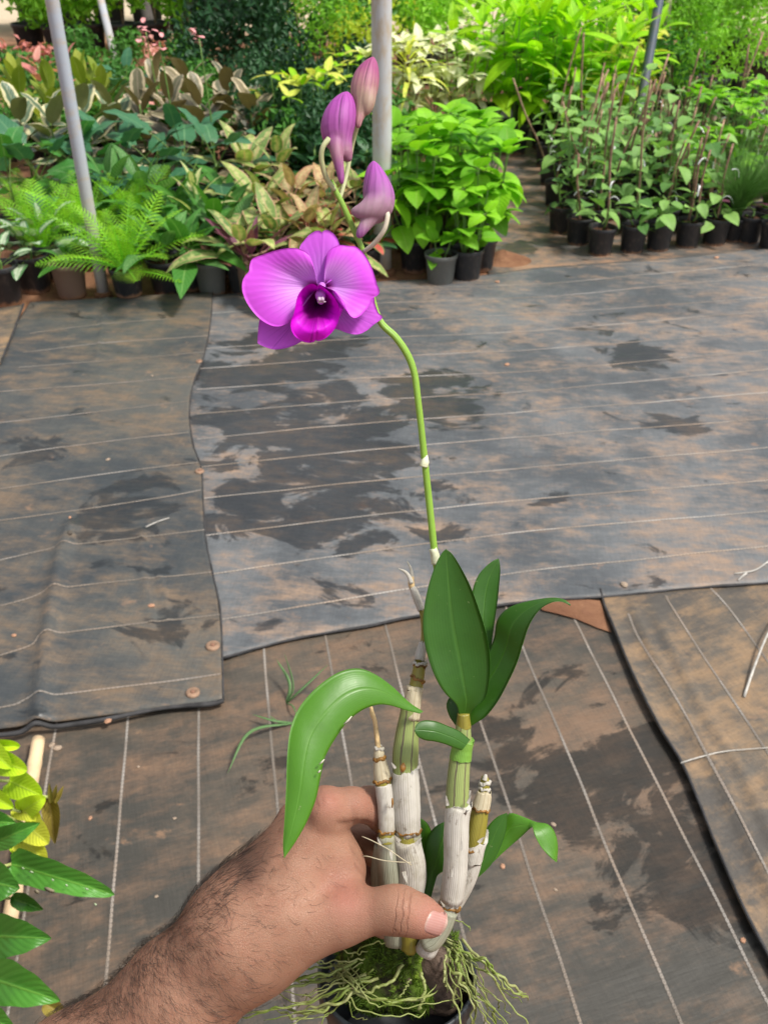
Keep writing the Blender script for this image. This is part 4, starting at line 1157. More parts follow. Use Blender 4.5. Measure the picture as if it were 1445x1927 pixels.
def surface_nets(fn, lo, hi, cell):
    lo, hi = np.array(lo, float), np.array(hi, float)
    n = np.maximum(((hi - lo) / cell).astype(int) + 1, 4)
    ax = [lo[i] + cell * np.arange(n[i]) for i in range(3)]
    D = np.empty(n, dtype=np.float32)
    for i in range(0, n[0], 16):
        X, Y, Z = np.meshgrid(ax[0][i:i + 16], ax[1], ax[2], indexing='ij')
        D[i:i + 16] = fn(np.stack([X, Y, Z], -1)).astype(np.float32)
    S = D < 0
    c = S[:-1, :-1, :-1].astype(np.int8)
    tot = np.zeros(np.array(n) - 1, dtype=np.int8)
    for dx in (0, 1):
        for dy in (0, 1):
            for dz in (0, 1):
                tot += S[dx:n[0] - 1 + dx, dy:n[1] - 1 + dy, dz:n[2] - 1 + dz]
    act = (tot > 0) & (tot < 8)
    idx = -np.ones(act.shape, dtype=np.int64)
    cells = np.argwhere(act)
    idx[act] = np.arange(len(cells))
    acc = np.zeros((len(cells), 3)); cnt = np.zeros(len(cells))
    corners = [(x, y, z) for x in (0, 1) for y in (0, 1) for z in (0, 1)]
    ci, cj, ck = cells.T
    for a in range(8):
        for b in range(a + 1, 8):
            ca, cb = corners[a], corners[b]
            if sum(abs(ca[q] - cb[q]) for q in range(3)) != 1: continue
            da = D[ci + ca[0], cj + ca[1], ck + ca[2]]; db = D[ci + cb[0], cj + cb[1], ck + cb[2]]
            m = (da < 0) != (db < 0)
            t = np.where(m, da / np.where(m, da - db, 1), 0)
            pt = np.array(ca)[None] + t[:, None] * (np.array(cb) - np.array(ca))[None]
            acc[m] += pt[m]; cnt[m] += 1
    verts = lo + cell * (cells + acc / np.maximum(cnt, 1)[:, None])
    quads = []
    for axn in range(3):
        sl0 = [slice(None)] * 3; sl1 = [slice(None)] * 3
        sl0[axn] = slice(0, -1); sl1[axn] = slice(1, None)
        e = S[tuple(sl0)] != S[tuple(sl1)]
        w = np.argwhere(e)
        u_, v_ = (axn + 1) % 3, (axn + 2) % 3
        ok = (w[:, u_] > 0) & (w[:, v_] > 0) & (w[:, u_] < n[u_] - 1) & (w[:, v_] < n[v_] - 1)
        w = w[ok]
        o_u = np.zeros(3, int); o_u[u_] = 1
        o_v = np.zeros(3, int); o_v[v_] = 1
        g = lambda q: idx[q[:, 0], q[:, 1], q[:, 2]]
        q = np.stack([g(w - o_u - o_v), g(w - o_v), g(w), g(w - o_u)], 1)
        inside = S[w[:, 0], w[:, 1], w[:, 2]]
        q[~inside] = q[~inside][:, ::-1]
        quads.append(q)
    quads = np.concatenate(quads)
    quads = quads[(quads >= 0).all(1)]
    # relax onto the surface
    for _ in range(3):
        e = cell * 0.3
        d0 = fn(verts)
        g = np.stack([fn(verts + np.eye(3)[q] * e) - d0 for q in range(3)], -1) / e
        gl = np.maximum((g * g).sum(-1), 1e-9)
        verts = verts - g * (d0 / gl)[:, None] * 0.8
    return verts, quads, g / np.sqrt(gl)[:, None]

PX = lambda px, py, d, r: (np.array(P(px, py, d)), r / F_PX * d)

# ================================================================== ORCHID
OD = P(742, 1990, 0.565)
orchid = empty('orchid', OD)
tag(orchid, 'potted orchid with one open magenta flower and three buds held in the hand', 'orchid')

LEAF_OR = leaf_mat('orchid_leaf', (0.040, 0.140, 0.008), (0.032, 0.118, 0.008), (0.075, 0.205, 0.020), rough=0.36, trans=0.20, var=0.2, veins=0.0, parallel=0.07)
LEAF_ORY = leaf_mat('orchid_leaf_light', (0.090, 0.265, 0.016), (0.075, 0.225, 0.014), (0.12, 0.31, 0.03), rough=0.36, trans=0.25, var=0.15, veins=0.0, parallel=0.05)

def ruled_leaf(name, left, right, mat, bow=0.0, fold=0.0, n=40, m=12, thick=0.0009, parent=None, depth_wave=0.0):
    """a fleshy blade between two edges, each a list of (px, py, depth); bow pushes the middle towards the camera"""
    A = catmull(left, n); B = catmull(right, n)
    front, uv = [], []
    for i in range(n):
        t = i / (n - 1)
        for j in range(m + 1):
            s = j / m
            q = A[i] * (1 - s) + B[i] * s
            w = math.hypot(A[i][0] - B[i][0], A[i][1] - B[i][1]) / 120.0
            au = abs(2 * s - 1)
            d = q[2] - bow * (1 - au ** 2) * w + fold * (1 - au) * w + depth_wave * w * math.sin(9 * t + 2 * s)
            front.append(P(q[0], q[1], d)); uv.append((s, t))
    fv = np.array([tuple(p) for p in front])
    nrm = np.zeros_like(fv)
    quads = []
    for i in range(n - 1):
        for j in range(m):
            a = i * (m + 1) + j
            quads.append((a, a + 1, a + m + 2, a + m + 1))
    for q in quads:
        c = np.cross(fv[q[2]] - fv[q[0]], fv[q[3]] - fv[q[1]])
        for k in q: nrm[k] += c
    nrm /= np.maximum(np.linalg.norm(nrm, axis=1), 1e-12)[:, None]
    # pull the normals towards the camera so that front is front
    if np.mean(nrm @ np.array(FWD)) > 0: nrm = -nrm; flip = True
    else: flip = False
    th = np.array([thick * (0.35 + 0.65 * (1 - abs(2 * (j / m) - 1) ** 3)) for i in range(n) for j in range(m + 1)])
    V = np.vstack([fv + nrm * th[:, None] * 0.5, fv - nrm * th[:, None] * 0.5])
    N = len(fv)
    F = []
    for q in quads:
        a = q[::-1] if flip else q
        F.append(a); F.append(tuple(k + N for k in a[::-1]))
    for i in range(n - 1):
        for j in (0, m):
            a, b = i * (m + 1) + j, (i + 1) * (m + 1) + j
            F.append((a, b, b + N, a + N))
    return mesh_obj(name, V, F, mat, parent or orchid, OD, uv + uv)

D_ = lambda pts, ds: [(x, y, d) for (x, y), d in zip(pts, np.interp(np.linspace(0, 1, len(pts)), np.linspace(0, 1, len(ds)), ds))]

# big front leaf, and the two behind it
L1l = D_([(864, 1350), (858, 1326), (836, 1303), (818, 1272), (803, 1228), (796, 1185), (798, 1145), (807, 1100), (820, 1062), (832, 1040), (839, 1034)], [.492, .484, .480, .478, .478])
L1r = D_([(882, 1350), (893, 1332), (913, 1312), (921, 1272), (921, 1232), (914, 1190), (902, 1150), (886, 1106), (868, 1070), (851, 1043), (839, 1034)], [.492, .484, .480, .478, .478])
ruled_leaf('leaf', L1l, L1r, LEAF_OR, bow=-.0045, n=54, m=14)
ruled_leaf('leaf', D_([(878, 1348), (884, 1300), (888, 1240), (888, 1180), (888, 1120), (898, 1086), (914, 1066), (930, 1054), (938, 1051)], [.497, .503, .505]),
           D_([(902, 1345), (914, 1300), (921, 1240), (929, 1180), (936, 1130), (939, 1100), (941, 1076), (940, 1060), (938, 1051)], [.497, .503, .505]), LEAF_OR, bow=-.004)
ruled_leaf('leaf', D_([(862, 1372), (844, 1345), (842, 1318), (872, 1286), (905, 1250), (928, 1205), (936, 1165), (960, 1142), (1000, 1130), (1040, 1125), (1062, 1129), (1073, 1139)], [.497, .499, .498, .492, .484, .480]),
           D_([(878, 1372), (896, 1360), (914, 1348), (936, 1320), (955, 1285), (972, 1248), (984, 1210), (996, 1175), (1014, 1148), (1036, 1134), (1056, 1132), (1073, 1139)], [.495, .488, .484, .480, .478, .480]), LEAF_OR, bow=-.003, n=60)
# long arching left leaf that hangs before the hand
L4 = ruled_leaf('leaf', D_([(796, 1339), (770, 1322), (738, 1292), (704, 1268), (672, 1258), (636, 1266), (596, 1294), (563, 1332), (547, 1372), (541, 1420), (539, 1480), (536, 1540), (533, 1590), (535, 1614)], [.487, .482, .476, .466, .456, .449, .446]),
           D_([(790, 1343), (762, 1336), (736, 1328), (712, 1326), (684, 1335), (656, 1356), (632, 1388), (612, 1424), (603, 1462), (594, 1505), (578, 1545), (560, 1578), (544, 1602), (535, 1614)], [.485, .478, .470, .460, .453, .448, .446]), LEAF_ORY, bow=.003, n=64, m=14)
# bitten white nicks on its edge
NICK = simple('dry_leaf_scar', (0.50, 0.47, 0.38), 0.8)
for (x, y, dd, ln) in ((655, 1356, .4585, 14), (606, 1434, .4515, 9), (601, 1452, .4505, 5)):
    v, f, uv = tube([P(x - ln * .6, y + ln * .5, dd), P(x, y, dd - .0005), P(x + ln * .5, y - ln * .6, dd)], [.0002, .0005, .0002], 6)
    mesh_obj('scar', v, f, NICK, L4, OD, uv)
# short leaf with its collar on the right cane
ruled_leaf('leaf', D_([(884, 1392), (864, 1376), (842, 1366), (818, 1357), (796, 1356), (783, 1364), (780, 1376)], [.485, .478, .474]),
           D_([(868, 1412), (854, 1407), (836, 1400), (816, 1395), (800, 1393), (786, 1386), (780, 1376)], [.482, .476, .474]), LEAF_OR, bow=.002, n=30)
# lower leaves
ruled_leaf('leaf', D_([(884, 1660), (893, 1626), (904, 1590), (916, 1558), (934, 1538), (952, 1530)], [.513, .512]), D_([(886, 1660), (905, 1646), (926, 1624), (942, 1592), (952, 1560), (954, 1531)], [.513, .512]), LEAF_OR, bow=.002, n=30)
ruled_leaf('leaf', D_([(888, 1656), (912, 1612), (936, 1566), (950, 1538), (962, 1530), (984, 1537), (1008, 1547), (1030, 1551), (1043, 1566), (1049, 1592), (1047, 1622)], [.522, .520, .512, .508]),
           D_([(890, 1660), (914, 1636), (938, 1612), (960, 1592), (980, 1575), (998, 1558), (1002, 1557), (1006, 1572), (1018, 1594), (1032, 1610), (1046, 1622)], [.522, .518, .506, .502]), LEAF_ORY, bow=.002, n=44)
ruled_leaf('leaf', D_([(794, 1694), (802, 1660), (802, 1630), (799, 1604), (802, 1580), (816, 1558), (838, 1546), (856, 1548)], [.518, .516]), D_([(810, 1692), (818, 1662), (824, 1646), (840, 1636), (850, 1622), (856, 1600), (858, 1575), (857, 1549)], [.518, .516]), LEAF_OR, bow=.002, n=30)
ruled_leaf('leaf', D_([(778, 1655), (776, 1620), (776, 1585), (780, 1552), (786, 1536)], [.526, .524]), D_([(794, 1650), (802, 1612), (813, 1578), (806, 1552), (787, 1536)], [.526, .524]), LEAF_ORY, bow=.002, n=24)

# ---- canes
def cane_mat(name, base, stripe, freq, sk=0.75, rough=0.5, dirt=0.0):
    m = M(name)
    u, v = m.uvs()
    w = m.math('SINE', m.math('ADD', m.math('MULTIPLY', u, 6.2832 * freq), m.math('MULTIPLY', m.noise(45, 4, vec=m.objco()), 4.5)))
    nz = m.noise(90, 5, 0.6, vec=m.objco())
    c = m.mix(m.math('MULTIPLY', m.step(w, 0.78, 0.97), sk), base, stripe)
    c = m.mix(m.math('MULTIPLY', m.step(nz, 0.4, 0.75), 0.3), c, tuple(x * 0.65 for x in base))
    fine = m.math('SINE', m.math('MULTIPLY', u, 6.2832 * 38))
    c = m.mix(m.math('MULTIPLY', m.step(fine, 0.2, 1.0), 0.16), c, tuple(min(1, x * 1.5) for x in base))
    if dirt > 0:
        st_ = m.noise(48, 6, 0.7, vec=m.scalevec(m.objco(), 1, 1, .6))
        c = m.mix(m.math('MULTIPLY', m.step(st_, 0.46, 0.66), 0.6 * dirt), c, (0.27, 0.235, 0.16))
        dz = m.noise(160, 4, 0.7, vec=m.scalevec(m.objco(), 1, 1, .4))
        c = m.mix(m.math('MULTIPLY', m.step(dz, 0.56, 0.72), dirt), c, (0.20, 0.17, 0.13))
    return m.done(m.principled(Base_Color=c, Roughness=rough, Normal=m.bump(m.math('ADD', m.math('MULTIPLY', fine, .5), nz), 0.3, 0.0006)))
CANE_G = cane_mat('striped_green_cane', (0.25, 0.31, 0.10), (0.085, 0.045, 0.05), 7, 0.85, 0.4)
CANE_O = cane_mat('olive_cane', (0.235, 0.205, 0.030), (0.13, 0.10, 0.02), 6, 0.4, 0.3)
SHEATH = cane_mat('papery_white_sheath', (0.47, 0.445, 0.39), (0.29, 0.255, 0.19), 9, 0.35, 0.75, 1.0)
SHEATH_Y = cane_mat('ribbed_cream_sheath', (0.46, 0.40, 0.27), (0.25, 0.18, 0.09), 11, 0.6, 0.6, 0.25)
SHEATH_D = cane_mat('grey_green_sheath', (0.27, 0.275, 0.20), (0.15, 0.14, 0.09), 12, 0.6, 0.65, 0.8)
NODE = simple('brown_node_ring', (0.20, 0.095, 0.018), 0.5, 0.5, 200, 0.4, 0.0008)
DRY = simple('dry_stalk', (0.50, 0.36, 0.18), 0.7, 0.4, 120, 0.4, 0.0008)

def seg(name, pts, mat, parent, grow=0.0, ragged=0.0, n=26, sides=22, seed=0, slant=0.0):
    """one length of cane: pts are (px, py, depth, radius in pixels)"""
    r_ = random.Random(seed)
    c = catmull([(x, y, d, r) for x, y, d, r in pts], n)
    xyz = [np.array(P(q[0], q[1], q[2])) for q in c]
    rad = [q[3] / F_PX * q[2] + grow for q in c]
    v, f, uv = tube(xyz, rad, sides)
    amp = np.repeat(np.array(rad), sides) * (0.055 if ragged > 0 else 0.02)
    cen = np.repeat(np.array(xyz), sides, axis=0); vv = np.array(v)
    out = (vv - cen) / np.maximum(np.linalg.norm(vv - cen, axis=1), 1e-9)[:, None]
    nz_ = np.array([mnoise.noise(Vector((q[0] * 190, q[1] * 190, q[2] * 70))) + .6 * mnoise.noise(Vector(q) * 420) for q in vv])
    v = list(vv + out * (amp * nz_)[:, None])
    if ragged > 0:
        v = [np.array(q) for q in v]
        ax0 = xyz[-1] - xyz[-3]; ax0 = ax0 / np.linalg.norm(ax0)
        for k in range(sides):
            cut = ragged * (r_.uniform(-1, 1) + slant * math.cos(6.283 * k / sides))
            v[(n - 1) * sides + k] = v[(n - 1) * sides + k] + ax0 * cut
            v[k] = v[k] - ax0 * ragged * 0.5 * r_.uniform(-1, 1)
    return mesh_obj(name, v, f, mat, parent, OD, uv)
def ring(px, py, d, r, parent, ang=0.0, w=0.0011, mat=None):
    """a thin scar ring round a cane"""
    mt = mat or NODE
    ax = (UP * math.cos(ang) + RIGHT * math.sin(ang))
    e1 = ax.orthogonal().normalized(); e2 = ax.cross(e1)
    c = P(px, py, d); R = r / F_PX * d
    pts = [c + e1 * (R * math.cos(t)) + e2 * (R * math.sin(t)) + ax * (0.0006 * math.sin(5 * t) + 0.0005 * math.sin(9 * t)) for t in np.linspace(0, 2 * math.pi, 30)]
    v, f, uv = tube(pts, [w * (0.75 + 0.25 * math.sin(3.1 * i)) for i in range(30)], 6, False)
    return mesh_obj('node_ring', v, f, mt, parent, OD, uv)

STALK_C = cane_mat('collar_green', (0.16, 0.33, 0.045), (0.12, 0.27, 0.03), 5, 0.3, 0.4)
# tall cane in the middle
c1 = seg('cane', [(770, 1775, .522, 22), (772, 1690, .513, 25), (768, 1600, .505, 25), (767, 1560, .503, 24)], SHEATH_D, orchid, 0, .001, seed=1)
seg('sheath', [(770, 1690, .5125, 25), (774, 1630, .5065, 25), (766, 1592, .504, 25), (764, 1576, .503, 24)], SHEATH, c1, .0006, .0025, seed=2)
seg('cane_joint', [(767, 1584, .503, 23), (767, 1560, .503, 23.5)], CANE_O, c1, seed=3)
seg('sheath', [(767, 1565, .503, 23.5), (764, 1510, .501, 25.5), (762, 1470, .500, 25), (762, 1450, .500, 23.5)], SHEATH, c1, .0005, .0022, seed=4, slant=.8)
ring(767, 1562, .503, 24.5, c1)
seg('cane_joint', [(762, 1462, .500, 23), (763, 1420, .499, 24.5), (766, 1380, .498, 22), (770, 1345, .497, 18), (772, 1325, .496, 17)], CANE_G, c1, seed=5)
seg('bud_scar', [(757, 1452, .4875, 3), (758, 1444, .4865, 6), (759, 1436, .4875, 2)], NODE, c1, n=8, sides=10)
seg('sheath', [(772, 1350, .497, 17), (776, 1320, .497, 16), (780, 1296, .497, 14.5)], SHEATH_Y, c1, .0003, .0022, seed=6)
seg('cane_joint', [(776, 1330, .498, 14), (783, 1290, .498, 13), (788, 1262, .498, 12), (790, 1245, .498, 11.5)], CANE_O, c1, seed=7)
ring(786, 1277, .498, 12.8, c1, .5); ring(790, 1248, .498, 11.5, c1, 0, .001, SHEATH)
ring(790, 1252, .498, 11.6, c1, 0.1, .0008)
seg('sheath', [(789, 1242, .498, 9.5), (792, 1226, .499, 9), (796, 1208, .499, 6.5)], SHEATH, c1, .0002, .0012, seed=8)
seg('cane_joint', [(790, 1245, .499, 9), (797, 1205, .5, 5.5), (796, 1165, .5, 5), (791, 1142, .5, 5)], CANE_O, c1, seed=9)
seg('sheath', [(792, 1148, .5, 6), (785, 1128, .5, 7), (779, 1112, .5, 6.5), (775, 1104, .5, 5)], SHEATH, c1, .0002, .001, seed=10)
seg('cane_joint', [(778, 1112, .5, 5.5), (774, 1100, .5, 6), (774, 1085, .5, 5)], DRY, c1, seed=11)
seg('bract', [(774, 1098, .4985, 4.5), (770, 1086, .4985, 4), (762, 1076, .4985, 3), (750, 1070, .4985, .8)], SHEATH, c1, n=12, sides=10)
seg('bract', [(776, 1094, .5, 4), (775, 1080, .5, 3.4), (772, 1068, .5, 2.2), (766, 1056, .5, .7)], SHEATH, c1, n=12, sides=10)
# small left cane
c2 = seg('cane', [(742, 1770, .522, 20), (736, 1690, .512, 21), (730, 1620, .504, 20), (727, 1570, .5, 16)], SHEATH_D, orchid, 0, .001, seed=12)
seg('cane_joint', [(728, 1585, .5, 14.5), (727, 1560, .5, 14.5)], CANE_O, c2)
seg('sheath', [(728, 1565, .5, 14.5), (726, 1520, .498, 14.8), (723, 1490, .497, 14.5), (721, 1476, .497, 14.8)], SHEATH, c2, .0003, .0006, seed=13)
seg('cane_joint', [(722, 1482, .497, 14.5), (720, 1470, .497, 15), (719, 1460, .497, 15.5)], CANE_O, c2)
seg('sheath', [(720, 1468, .497, 15.5), (717, 1448, .497, 14), (714, 1428, .497, 9.5)], SHEATH_Y, c2, .0002, .0014, seed=14)
ring(719, 1468, .497, 15.8, c2, -.2); ring(727, 1563, .5, 14.8, c2)
seg('cane_joint', [(714, 1434, .497, 8.5), (713, 1420, .497, 9.5), (712, 1408, .497, 7)], SHEATH_Y, c2, .0002, .001, seed=15)
ring(714, 1427, .497, 9.5, c2, -.25, .0013); ring(713, 1408, .497, 7.6, c2, .1, .001, SHEATH)
seg('dry_stalk', [(712, 1412, .497, 5), (709, 1385, .497, 4.8), (705, 1355, .497, 4), (701, 1345, .497, 4.4), (698, 1330, .497, 3)], DRY, c2, n=18, sides=10)
for (x, y) in ((738, 1503), (738, 1517)):
    pass
seg('leaf_scar', [(738, 1520, .489, 1.2), (738.5, 1510, .4886, 2), (738, 1502, .489, 1.2)], NODE, c2, n=8, sides=8)
# another stem base at far left of the clump
c5 = seg('cane', [(722, 1740, .525, 18), (714, 1660, .515, 17), (716, 1590, .507, 12)], SHEATH_D, orchid, 0, .0012, seed=16)
# right main cane
c3 = seg('cane', [(800, 1790, .513, 20), (830, 1735, .508, 19), (848, 1690, .503, 19), (856, 1640, .5, 20), (858, 1600, .499, 20)], SHEATH, orchid, 0, .001, seed=17)
seg('sheath', [(849, 1692, .5025, 19.5), (856, 1640, .4995, 21), (858, 1580, .497, 21.5), (860, 1535, .4955, 21.5), (866, 1508, .495, 20.5)], SHEATH, c3, .0006, .0035, seed=18, slant=1.2)
ring(846, 1704, .5045, 19, c3, .3, .0012)
seg('cane_joint', [(857, 1590, .498, 18), (859, 1530, .496, 21), (861, 1480, .495, 21.5), (865, 1430, .494, 19.5), (870, 1390, .493, 16.5), (872, 1350, .492, 12)], CANE_G, c3, seed=19)
seg('leaf_collar', [(866, 1428, .4935, 18.8), (869, 1408, .4928, 18), (873, 1392, .4922, 17.5)], STALK_C, c3, .0006, .0015, seed=20)
seg('cane_joint', [(872, 1368, .4925, 13), (872, 1352, .4915, 11), (872, 1343, .491, 10)], CANE_O, c3, .0004, seed=21)
# short olive cane behind on the right
c4 = seg('cane', [(806, 1770, .522, 20), (840, 1715, .520, 20), (872, 1665, .514, 19), (888, 1622, .51, 18), (891, 1596, .508, 17)], SHEATH, orchid, 0, .001, seed=22)
seg('cane_joint', [(889, 1610, .509, 16.5), (895, 1570, .507, 18.5), (902, 1530, .506, 16.5), (907, 1500, .505, 12)], CANE_O, c4, seed=23)
seg('sheath', [(888, 1618, .509, 18.4), (893, 1598, .5075, 17.5), (903, 1580, .507, 14)], SHEATH, c4, .0003, .0035, seed=24, slant=1.1)
seg('sheath', [(904, 1522, .505, 15.6), (908, 1506, .505, 14.5), (911, 1490, .505, 11.5)], SHEATH_Y, c4, .0004, .0016, seed=25)
ring(890, 1597, .508, 18, c4, .2); ring(904, 1522, .505, 16.2, c4, .15, .0009)
seg('cane_joint', [(909, 1500, .505, 9), (911, 1482, .505, 9.8), (912, 1470, .505, 9), (911, 1460, .505, 5)], CANE_O, c4, n=16)
ring(911, 1484, .505, 9.6, c4, .2, .001, SHEATH); ring(912, 1473, .505, 9.4, c4, -.2, .0012, SHEATH)
seg('stub', [(911, 1468, .503, 5), (913, 1461, .503, 4), (914, 1457, .503, 2)], SHEATH, c4, n=8, sides=9)
# stubby old cane below the thumb
c6 = seg('cane', [(846, 1715, .5, 14), (832, 1745, .501, 16), (816, 1766, .502, 18), (803, 1776, .502, 16), (796, 1781, .502, 9)], SHEATH_D, orchid, .0004, 0, seed=26)
c7 = seg('cane', [(775, 1700, .512, 19), (772, 1750, .515, 17), (770, 1785, .518, 15)], CANE_O, orchid, 0, .001, seed=27)
# peeling flakes of the sheaths
for (x, y, dd, ln, wd, an, par) in ((842, 1516, .4815, 20, 7, 1.75, c3), (880, 1512, .486, 16, 6, 1.2, c3), (752, 1584, .489, 16, 9, 2.3, c1), (782, 1590, .489, 18, 8, .9, c1), (744, 1446, .489, 14, 6, 2.2, c1), (786, 1446, .490, 12, 5, 1.1, c1),
                                    (900, 1586, .495, 16, 7, .8, c4), (716, 1590, .4905, 16, 6, 2.0, c2), (736, 1600, .489, 22, 6, -1.5, c2), (760, 1640, .4905, 24, 7, -1.3, c1), (850, 1650, .487, 26, 5, 1.4, c3), (868, 1600, .4845, 30, 4, 1.6, c3), (836, 1706, .492, 14, 5, 2.2, c3)):
    ca, sa_ = math.cos(an), -math.sin(an)
    pt = lambda t, s_: (x + ca * ln * t - sa_ * wd * s_, y + sa_ * ln * t + ca * wd * s_, dd - .0012 * t * t - .0002)
    ruled_leaf('sheath_flake', [pt(0, -.5), pt(.4, -.42), pt(.75, -.2), pt(1, .1)], [pt(0, .5), pt(.35, .5), pt(.7, .28), pt(1, .12)], SHEATH, n=8, m=4, thick=.0003, parent=par)
# loose fibres
for pl in ([(681, 1574, .486), (700, 1582, .483), (730, 1598, .482), (756, 1616, .482), (774, 1628, .483)], [(682, 1611, .486), (694, 1612, .483), (720, 1619, .482), (748, 1622, .482), (773, 1623, .483)]):
    c = catmull([tuple(P(*q)) for q in pl], 16)
    v, f, uv = tube(c, [.00028] * 16, 5); mesh_obj('fibre', v, f, SHEATH_Y, orchid, OD, uv)

# ---- flower stalk
STALK = cane_mat('flower_stalk', (0.235, 0.42, 0.050), (0.17, 0.33, 0.04), 5, 0.3, 0.38)
st = [(872, 1345, .494, 7), (850, 1220, .497, 7), (830, 1110, .494, 7), (819, 1050, .490, 6.8), (810, 970, .485, 6.8), (801, 885, .479, 6.6), (793, 810, .474, 6.4), (786, 750, .470, 6.4), (780, 705, .468, 6.6), (768, 670, .466, 7), (745, 635, .464, 7), (716, 606, .463, 6.6),
      (700, 560, .462, 6.2), (693, 510, .460, 6), (681, 468, .457, 5.8), (664, 428, .455, 5.6), (645, 385, .452, 5.4), (630, 356, .45, 5), (624, 338, .449, 2.5)]
stalk = seg('flower_stalk', st, STALK, orchid, n=110, sides=12)
BRACT = simple('pale_bract', (0.60, 0.62, 0.42), 0.55, 0.2, 200)
seg('bract', [(797, 878, .4775, 6.9), (799.5, 868, .477, 6.6), (802, 856, .4765, 1.5)], BRACT, stalk, .0003, 0, n=10, sides=12)
seg('bract', [(820, 1060, .490, 7.6), (818.5, 1046, .489, 7.6), (815, 1034, .4885, 6.8)], BRACT, stalk, .0003, .0012, n=10, sides=12)
seg('bract', [(628, 352, .4485, 4), (618, 344, .448, 2), (611, 334, .448, .6)], BRACT, stalk, n=8, sides=8)
# pedicels
PED = cane_mat('pedicel', (0.55, 0.50, 0.38), (0.50, 0.28, 0.36), 4, 0.4, 0.4)
PEDG = cane_mat('pedicel_green', (0.42, 0.44, 0.22), (0.5, 0.42, 0.3), 4, 0.4, 0.4)

def sdf_mesh(name, prims, k, cell, mat, parent, axis=None, twist=7, uvfn=None):
    if isinstance(prims, dict):
        pr = []
        for ch in prims['chains']:
            c = catmull(ch, 14)
            pr += [(PX(*c[i]), PX(*c[i + 1])) for i in range(13)]
    else:
        pr = [(PX(*a), PX(*b)) for a, b in prims]
    def fn(p):
        d = None
        for (a, ra), (b, rb) in pr:
            q = cone_sdf(p, a, b, ra, rb)
            d = q if d is None else smin(d, q, k)
        return d
    pts = np.array([q[0] for pq in pr for q in pq]); rr = max(q[1] for pq in pr for q in pq)
    v, f, nrm = surface_nets(fn, pts.min(0) - rr * 1.6, pts.max(0) + rr * 1.6, cell)
    a, b = np.array(P(*axis[0])), np.array(P(*axis[1]))
    ax = (b - a) / np.linalg.norm(b - a); L = np.linalg.norm(b - a)
    t = ((v - a) @ ax) / L
    e1 = np.array(RIGHT) - ax * (np.array(RIGHT) @ ax); e1 /= np.linalg.norm(e1); e2 = np.cross(ax, e1)
    ang = np.arctan2((v - a) @ e2, (v - a) @ e1) / (2 * math.pi) + 0.5
    return mesh_obj(name, v, f, mat, parent, OD, None, True, {'along': t, 'around': ang})

def bud_mat(name, top, low, line, pale):
    m = M(name)
    t, a = m.attr('along'), m.attr('around')
    nz = m.noise(70, 3, vec=m.objco())
    w = m.math('SINE', m.math('ADD', m.math('MULTIPLY', a, 6.2832 * 17), m.math('MULTIPLY', nz, 6.0)))
    tn = m.math('ADD', t, m.math('MULTIPLY', m.math('SUBTRACT', nz, 0.5), 0.45))
    c = m.mix(m.step(tn, 0.10, 0.62), top, low)
    c = m.mix(m.math('MULTIPLY', m.step(w, 0.0, 1.0), 0.42), c, line)
    c = m.mix(m.math('MULTIPLY', m.step(tn, 0.45, 0.72), m.math('MULTIPLY', m.step(tn, 1.0, 0.8), 0.75)), c, pale)
    cre = m.math('MULTIPLY', m.step(m.math('ABSOLUTE', m.math('SUBTRACT', m.math('ADD', a, m.math('MULTIPLY', nz, 0.02)), 0.785)), 0.014, 0.003), m.math('MULTIPLY', m.step(t, 0.58, 0.40), m.step(t, 0.03, 0.12)))
    c = m.mix(m.math('MULTIPLY', cre, 0.75), c, tuple(x * 0.5 for x in line))
    sh = m.principled(Base_Color=c, Roughness=0.55, Specular_IOR_Level=0.3, Subsurface_Weight=0.25, Subsurface_Radius=(0.004, 0.0015, 0.003), Subsurface_Scale=0.6, Normal=m.bump(w, 0.10, 0.0004))
    return m.done(sh)
BUD1 = bud_mat('bud_dusky_pink', (0.31, 0.068, 0.18), (0.35, 0.175, 0.18), (0.185, 0.032, 0.105), (0.31, 0.235, 0.16))
BUD2 = bud_mat('bud_magenta', (0.34, 0.060, 0.325), (0.30, 0.082, 0.265), (0.18, 0.026, 0.17), (0.27, 0.135, 0.155))
BUD3 = bud_mat('bud_mauve', (0.33, 0.072, 0.345), (0.29, 0.11, 0.27), (0.145, 0.035, 0.15), (0.31, 0.205, 0.22))
b1 = sdf_mesh('bud', {'chains': [[(702, 110, .452, 2.5), (697, 126, .452, 13), (690, 146, .452, 22), (685, 168, .451, 24), (683, 188, .450, 18), (684, 202, .449, 11)],
                                [(692, 176, .449, 14), (692, 196, .447, 10), (689, 210, .447, 5)], [(684, 192, .449, 13), (679, 212, .448, 8), (675, 226, .447, 5), (674, 237, .447, 3.6)]]},
              .0014, .0006, BUD1, orchid, ((702, 106, .452), (676, 240, .449)))
b2 = sdf_mesh('bud', {'chains': [[(653, 178, .448, 4), (650, 190, .448, 15), (644, 208, .447, 25), (637, 230, .446, 30), (634, 250, .446, 28), (640, 270, .446, 21), (650, 288, .445, 13), (656, 298, .445, 6)],
                                [(630, 262, .443, 12), (634, 290, .441, 10), (639, 316, .441, 6.5), (643, 343, .442, 3.4)]]},
              .0014, .0006, BUD2, orchid, ((650, 174, .448), (640, 346, .445)))
